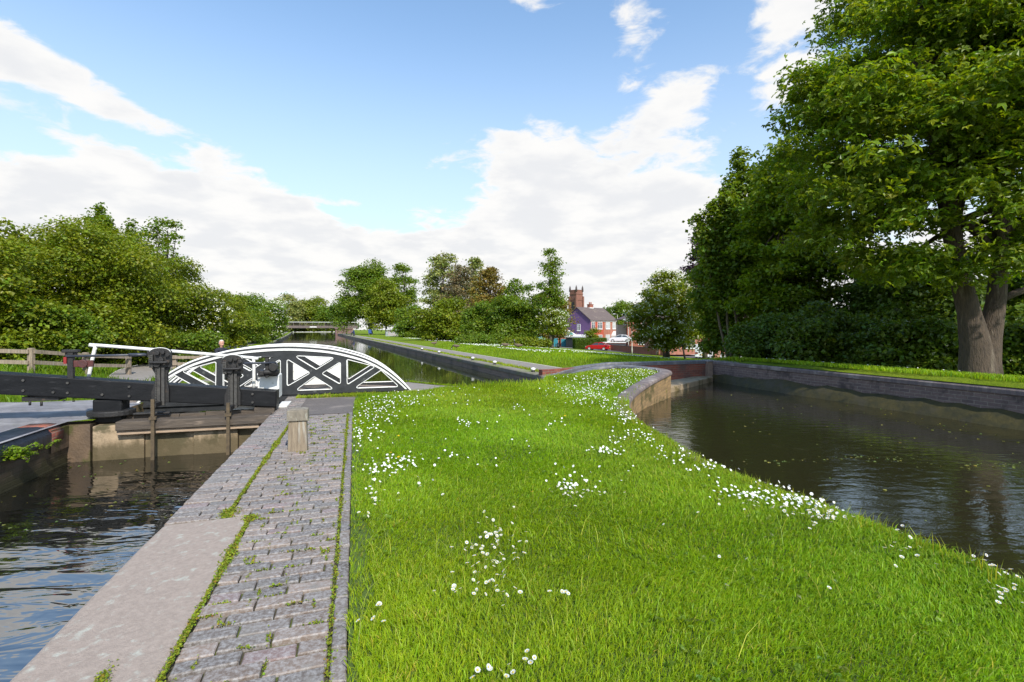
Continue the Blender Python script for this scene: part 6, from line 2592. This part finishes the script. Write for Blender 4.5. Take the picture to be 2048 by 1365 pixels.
# ------------------------------------------------------------------ vehicles
def car(label, cat, x, y, z, rz, paint, name='parked_car', van=False, L=4.4):
    g = thing(name, label, cat, (x, y, z), rz)
    M_ = M[paint]
    # side outline in (x along the car, z), nose at +x
    if van:
        body = [(-2.2, .45), (-2.2, 1.0), (-2.12, 1.9), (.9, 1.95), (1.45, 1.2), (2.15, 1.0), (2.25, .7), (2.2, .35), (-2.2, .35)]
        glass = [(-1.0, 1.15), (-1.0, 1.75), (.75, 1.78), (1.25, 1.2)]
    else:
        body = [(-2.18, .50), (-2.2, .78), (-2.12, .95), (-1.62, 1.0), (1.05, .95), (1.75, .84), (2.1, .68), (2.18, .5), (2.12, .26), (-2.1, .28)]
        glass = None
    b = MB()
    hw = .86
    n = len(body)
    # rounded in plan: three slices
    for y0, y1, s0, s1 in ((-hw, -hw * .7, .965, 1), (-hw * .7, hw * .7, 1, 1), (hw * .7, hw, 1, .965)):
        A = b.idx([(p[0] * s0, y0, p[1]) for p in body])
        B = b.idx([(p[0] * s1, y1, p[1]) for p in body])
        for k in range(n):
            b.fi([A[k], A[(k + 1) % n], B[(k + 1) % n], B[k]], 0, False)
        if y0 == -hw:
            b.fi(A[::-1])
        if y1 == hw:
            b.fi(B)
    bo = b.build('body', M_, g, bevel=.05)
    if not van:
        c = MB()
        low = [(-1.68, .97), (1.05, .93)]
        cab = [(-1.70, .97), (-1.05, 1.36), (-.25, 1.43), (.35, 1.36), (1.10, .93)]
        A = c.idx([(p[0], -.78 if p[1] < 1.0 else -.58, p[1]) for p in cab])
        B = c.idx([(p[0], .78 if p[1] < 1.0 else .58, p[1]) for p in cab])
        for k in range(len(cab) - 1):
            c.fi([A[k], A[k + 1], B[k + 1], B[k]][::-1], 0 if k in (1, 2) else 1)
        c.fi(A, 1); c.fi(B[::-1], 1)
        # painted pillars
        for S_ in (A, B):
            pass
        co = c.build('cabin', [M_, M['glass']], g)
        p = MB()
        for s in (-1, 1):
            p.tube([(-1.70, s * .78, .985), (-1.05, s * .585, 1.365), (-.25, s * .585, 1.435), (.35, s * .585, 1.365), (1.12, s * .78, .95)], .035, 6)
            p.tube([(-.35, s * .79, .97), (-.38, s * .60, 1.42)], .04, 6)
        p.build('pillar', M_, co)
    else:
        c = MB()
        for s in (-1, 1):
            c.prism(glass, s * (hw + .002) - .006, s * (hw + .002) + .006)
        c.hexa([(.94, -.72, 1.88), (1.44, -.76, 1.24), (1.44, .76, 1.24), (.94, .72, 1.88), (.97, -.72, 1.89), (1.47, -.76, 1.25), (1.47, .76, 1.25), (.97, .72, 1.89)])
        c.build('windows', M['glass'], g)
    for wx in (-1.32, 1.36):
        for s in (-1, 1):
            w = MB()
            w.cyl((wx, s * .70, .31), (wx, s * .88, .31), .31, 18)
            wo = w.build('wheel', M['tyre'], g)
            w = MB()
            w.cyl((wx, s * .88, .31), (wx, s * .892, .31), .20, 14)
            w.build('rim', M['grey_metal'], wo)
    for s in (-1, 1):
        l = MB()
        l.box(2.02, 2.16, s * .55 - .18, s * .55 + .18, .60, .74)
        l.build('headlight', M['net_glass'], g)
        l = MB()
        l.box(-2.22, -2.14, s * .62 - .17, s * .62 + .17, .70, .90)
        l.build('tail_light', M['red_paint'], g)
    l = MB()
    l.box(-2.235, -2.19, -.27, .27, .52, .64)
    l.build('number_plate', M['plate_yellow'], g)
    l = MB()
    l.box(-2.25, -2.05, -.80, .80, .30, .46)
    l.box(2.03, 2.22, -.80, .80, .30, .44)
    l.build('bumper', M_, g, bevel=.03)
    return g


M['car_red'] = pm('car_red', (.45, .008, .018), (.42, .008, .016), 1, .22, 0, spec=.6)
M['car_white'] = pm('car_white', (.75, .76, .78), (.72, .73, .75), 1, .25, 0)
M['tyre'] = pm('tyre', (.02, .02, .02), (.03, .03, .03), 8, .8, .1)
M['plate_yellow'] = pm('plate_yellow', (.75, .45, .03), (.7, .42, .03), 3, .5, 0)
x, y = PX(1196, 90), 90
car('red saloon car parked at the kerb in front of the clipped hedge', 'car', x, y, gz(x, y) - .02, math.radians(152), 'car_red')
car('white hatchback parked on the raised drive beside the porch', 'car', PX(1241, 95.5), 95.5, -1.19, math.radians(160), 'car_white')
x, y = PX(1409, 66), 66
car('white people carrier parked by the brick pier right of the hawthorn', 'car', x, y, gz(x, y) - .05, math.radians(60), 'car_white', van=True)
x, y = PX(1492, 60), 60
car('pale car half hidden behind the maple trunks', 'car', x, y, gz(x, y) - .05, math.radians(20), 'car_white')

# ------------------------------------------------------------------ fences on the left
def post_rail(label, pts, h, name='post_and_rail_fence', rails=(.42, .86)):
    P = [Vector((p[0], p[1], gz(*p))) for p in pts]
    t = thing(name, label, 'fence', tuple(P[0]))
    o = P[0]
    for p in P:
        q = p - o
        m = MB()
        m.box(q.x - .065, q.x + .065, q.y - .05, q.y + .05, q.z - .2, q.z + h)
        m.build('post', M['old_wood'], t, bevel=.01)
    for a, b in zip(P, P[1:]):
        for k in rails:
            m = MB()
            A, B = a - o, b - o
            d = (B - A).normalized()
            nn = Vector((-d.y, d.x, 0)).normalized() * .025
            off = -nn * 3
            c = [A + off - nn, B + off - nn, B + off + nn, A + off + nn]
            up = Vector((0, 0, h * k))
            m.hexa([tuple(p + up - Vector((0, 0, .05))) for p in c] + [tuple(p + up + Vector((0, 0, .05))) for p in c])
            m.build('rail', M['old_wood'], t)


post_rail('weathered wooden post and rail fence behind the balance beam at the left edge', [(-16.6, 12.9), (-14.6, 12.95), (-12.55, 13.05), (-12.45, 14.6), (-12.35, 16.1)], .64)
post_rail('short low stretch of wooden fence left of the footbridge arch', [(-12.9, 18.0), (-12.2, 18.1), (-11.3, 18.2)], .52)

# ------------------------------------------------------------------ people and geese
def capsule_body(name, chains, mat, parent, voxel):
    """one continuous surface from overlapping tapered limbs, fused by a voxel remesh"""
    m = MB()
    for path, rad in chains:
        m.tube(path, rad, 10)
        for p, r_ in zip(path, rad):
            m.ball(p, r_, r_, r_, 10)
    o = m.build(name, mat, parent)
    rm = o.modifiers.new('fuse', 'REMESH')
    rm.mode = 'VOXEL'
    rm.voxel_size = voxel
    rm.use_smooth_shade = True
    return o


def seated_person(label, x, y, z, rz, coat, legs, hair, seat_h=.42, rod=False, foot=0.0):
    g = thing('person', label, 'person', (x, y, z), rz)
    # facing -y, hips on a low box
    sh, hd = seat_h + .55, seat_h + .80
    hip = (0, .05, seat_h + .09)
    skin = [([hip, (0, .03, seat_h + .3), (0, 0, sh - .05)], [.13, .12, .13]), ([(0, 0, sh), (0, -.02, sh + .12)], [.06, .055]),
            ([(0, -.03, hd - .05), (0, -.025, hd + .04)], [.085, .095]), ([(0, -.115, hd - .03), (0, -.12, hd - .055)], [.014, .02])]
    for s in (-1, 1):
        skin.append(([(s * .09, 0, seat_h + .09), (s * .12, -.42, seat_h + .09), (s * .12, -.45, foot + .1), (s * .13, -.56, foot + .06)], [.085, .07, .05, .045]))
        hand = (s * .10, -.42, seat_h + .22)
        skin.append(([(s * .19, 0, sh - .03), (s * .25, -.08, sh - .28), hand], [.06, .05, .035]))
        skin.append(([hand, (s * .09, -.49, seat_h + .22)], [.034, .03]))
        for f in range(4):
            fx = s * (.09 - .025 + f * .018)
            skin.append(([(fx, -.49, seat_h + .225), (fx, -.535, seat_h + .215), (fx, -.545, seat_h + .185)], [.010, .009, .008]))
        skin.append(([(s * .07, -.45, seat_h + .23), (s * .045, -.49, seat_h + .235)], [.011, .009]))
        skin.append(([(s * .094, -.02, hd + .01), (s * .098, -.015, hd - .015)], [.018, .012]))
    body = capsule_body('body', skin, M['skin'], g, .009)
    c = [([(0, .05, seat_h + .08), (0, .03, seat_h + .3), (0, 0, sh - .04)], [.17, .165, .15]), ([(-.17, 0, sh - .03), (0, 0, sh + .02), (.17, 0, sh - .03)], [.085, .10, .085])]
    for s in (-1, 1):
        c.append(([(s * .19, 0, sh - .03), (s * .255, -.08, sh - .28), (s * .11, -.38, seat_h + .22)], [.08, .068, .05]))
    capsule_body('coat', c, M[coat], g, .014)
    l = []
    for s in (-1, 1):
        l.append(([(s * .09, .03, seat_h + .09), (s * .125, -.42, seat_h + .09), (s * .125, -.45, foot + .14)], [.105, .085, .066]))
    capsule_body('trousers', l, M[legs], g, .014)
    sh_ = []
    for s in (-1, 1):
        sh_.append(([(s * .125, -.44, foot + .06), (s * .135, -.60, foot + .045)], [.06, .048]))
    capsule_body('shoes', sh_, M['black_iron'], g, .012)
    h = [([(0, .01, hd + .05), (0, -.02, hd + .065)], [.085, .085]), ([(0, .045, hd + .0), (0, .04, hd - .04)], [.07, .06])]
    capsule_body('hair', h, M[hair], g, .010)
    e = MB()
    for s in (-1, 1):
        e.ball((s * .033, -.117, hd + .005), .010, .008, .008, 8)
    e.build('eyes', M['black_iron'], body)
    e = MB()
    e.box(-.03, .03, -.123, -.112, hd - .092, hd - .083)
    e.build('mouth', M['dull_red'], body)
    if seat_h < .2:
        return
    b = thing('fishing_seat_box', 'tackle box seat under the ' + label.split(' sitting')[0].replace('person in a ', 'person in the '), 'seat box', (x, y, z), rz)
    m = MB()
    m.box(-.2, .2, -.12, .24, 0, seat_h - .06)
    m.build('box', M['dark_panel'], b, bevel=.015)
    m = MB()
    m.box(-.205, .205, -.125, .245, seat_h - .058, seat_h - .01)
    m.build('cushion', M[coat], b, bevel=.02)
    if rod:
        f = MB()
        f.tube([(.0, -.45, seat_h + .2), (0, -2.4, seat_h + .75), (0, -4.3, seat_h + 1.0)], [.012, .008, .003], 6)
        r_ = f.build('fishing_rod', M['black_iron'], loc=(x, y, z), rz=rz)
        tag(r_, 'thin fishing rod held out over the canal from the far bank', 'fishing rod')


M['skin'] = pm('skin', (.55, .30, .22), (.50, .27, .20), 8, .6, 0)
M['coat_dark'] = pm('coat_dark', (.018, .02, .035), (.014, .016, .028), 8, .85, .1)
M['coat_blue'] = pm('coat_blue', (.02, .035, .14), (.018, .03, .11), 8, .8, .1)
M['hair_white'] = pm('hair_white', (.62, .58, .54), (.5, .47, .44), 30, .8, .2)
M['chair_blue'] = pm('chair_blue', (.02, .06, .22), (.015, .05, .18), 8, .8, .1)
seated_person('person in a dark coat with white hair sitting on the left canal bank', -11.72, 20.15, .09, math.radians(64), 'coat_dark', 'dark_panel', 'hair_white', .0, foot=-.34)
bx, by = bankp(86, .7)
seated_person('person in a blue coat sitting fishing on the far towpath', bx, by, .03, math.atan2(-CN.y, -CN.x) + math.pi / 2, 'coat_blue', 'coat_dark', 'hair_white', .46, rod=True)


def folding_chair():
    x, y = bankp(82, 3.4)
    t = thing('folding_chair', 'blue folding chair on the grass behind the seated person fishing', 'chair', (x, y, gz(x, y)), .6)
    m = MB()
    m.box(-.3, .3, -.28, .28, .40, .45)
    m.build('seat', M['chair_blue'], t)
    m = MB()
    m.hexa([(-.3, .24, .45), (.3, .24, .45), (.3, .28, .45), (-.3, .28, .45), (-.3, .42, 1.1), (.3, .42, 1.1), (.3, .46, 1.1), (-.3, .46, 1.1)])
    m.build('backrest', M['chair_blue'], t)
    for s in (-1, 1):
        for a, b in ((-.26, .26), (.26, -.26)):
            m = MB()
            m.tube([(s * .28, a, 0), (s * .28, b, .42)], .018, 6)
            m.build('leg', M['grey_metal'], t)


folding_chair()


def goose(label, px, d, rz, up=True, s=1.0):
    x = PX(px, d)
    g = thing('goose', label, 'goose', (x, d, gz(x, d) + .0), rz, 'geese on the daisy field')
    body = [([(-.34, 0, .40), (-.2, 0, .37), (0, 0, .36), (.18, 0, .39), (.28, 0, .43)], [.03, .10, .145, .125, .075])]
    if up:
        neck = [(.26, 0, .42), (.34, 0, .55), (.35, 0, .70), (.36, 0, .82)]
        head, bill = [(.36, 0, .83), (.42, 0, .835)], [(.44, 0, .83), (.50, 0, .815)]
    else:
        neck = [(.26, 0, .42), (.38, 0, .40), (.46, 0, .27), (.50, 0, .14)]
        head, bill = [(.50, 0, .13), (.53, 0, .09)], [(.54, 0, .075), (.57, 0, .03)]
    for sg in (-1, 1):
        body.append(([(.02, sg * .06, .30), (.05, sg * .06, .16), (.03, sg * .06, .03), (.10, sg * .06, .015)], [.035, .014, .012, .016]))
    body += [(neck, [.07, .045, .036, .036]), (head, [.05, .042]), (bill, [.025, .012])]
    o = capsule_body('body', body, M['goose_body'], g, .012)
    n = capsule_body('neck_feathers', [(neck[1:], [.052, .043, .043]), (head, [.056, .046])], M['black_iron'], g, .010)
    m = capsule_body('chin_patch', [([(head[0][0] - .005, -.035, head[0][2] - .02), (head[0][0] - .005, .035, head[0][2] - .02)], [.034, .034])], M['white_paint'], g, .010)
    g.scale = (s, s, s)


M['goose_body'] = pm('goose_body', (.17, .125, .085), (.10, .075, .055), 14, .85, .1)
goose('goose standing upright with its neck raised among the daisies', 1037, 30.5, math.radians(170), True, .72)
goose('goose grazing with its head down left of the upright goose', 1011, 31.5, math.radians(200), False, .72)
goose('goose grazing on the towpath side of the field, nearest the bollards', 913, 33.5, math.radians(160), False, .72)
goose('goose standing beside the towpath, the farthest up the canal', 868, 40, math.radians(30), True, .72)
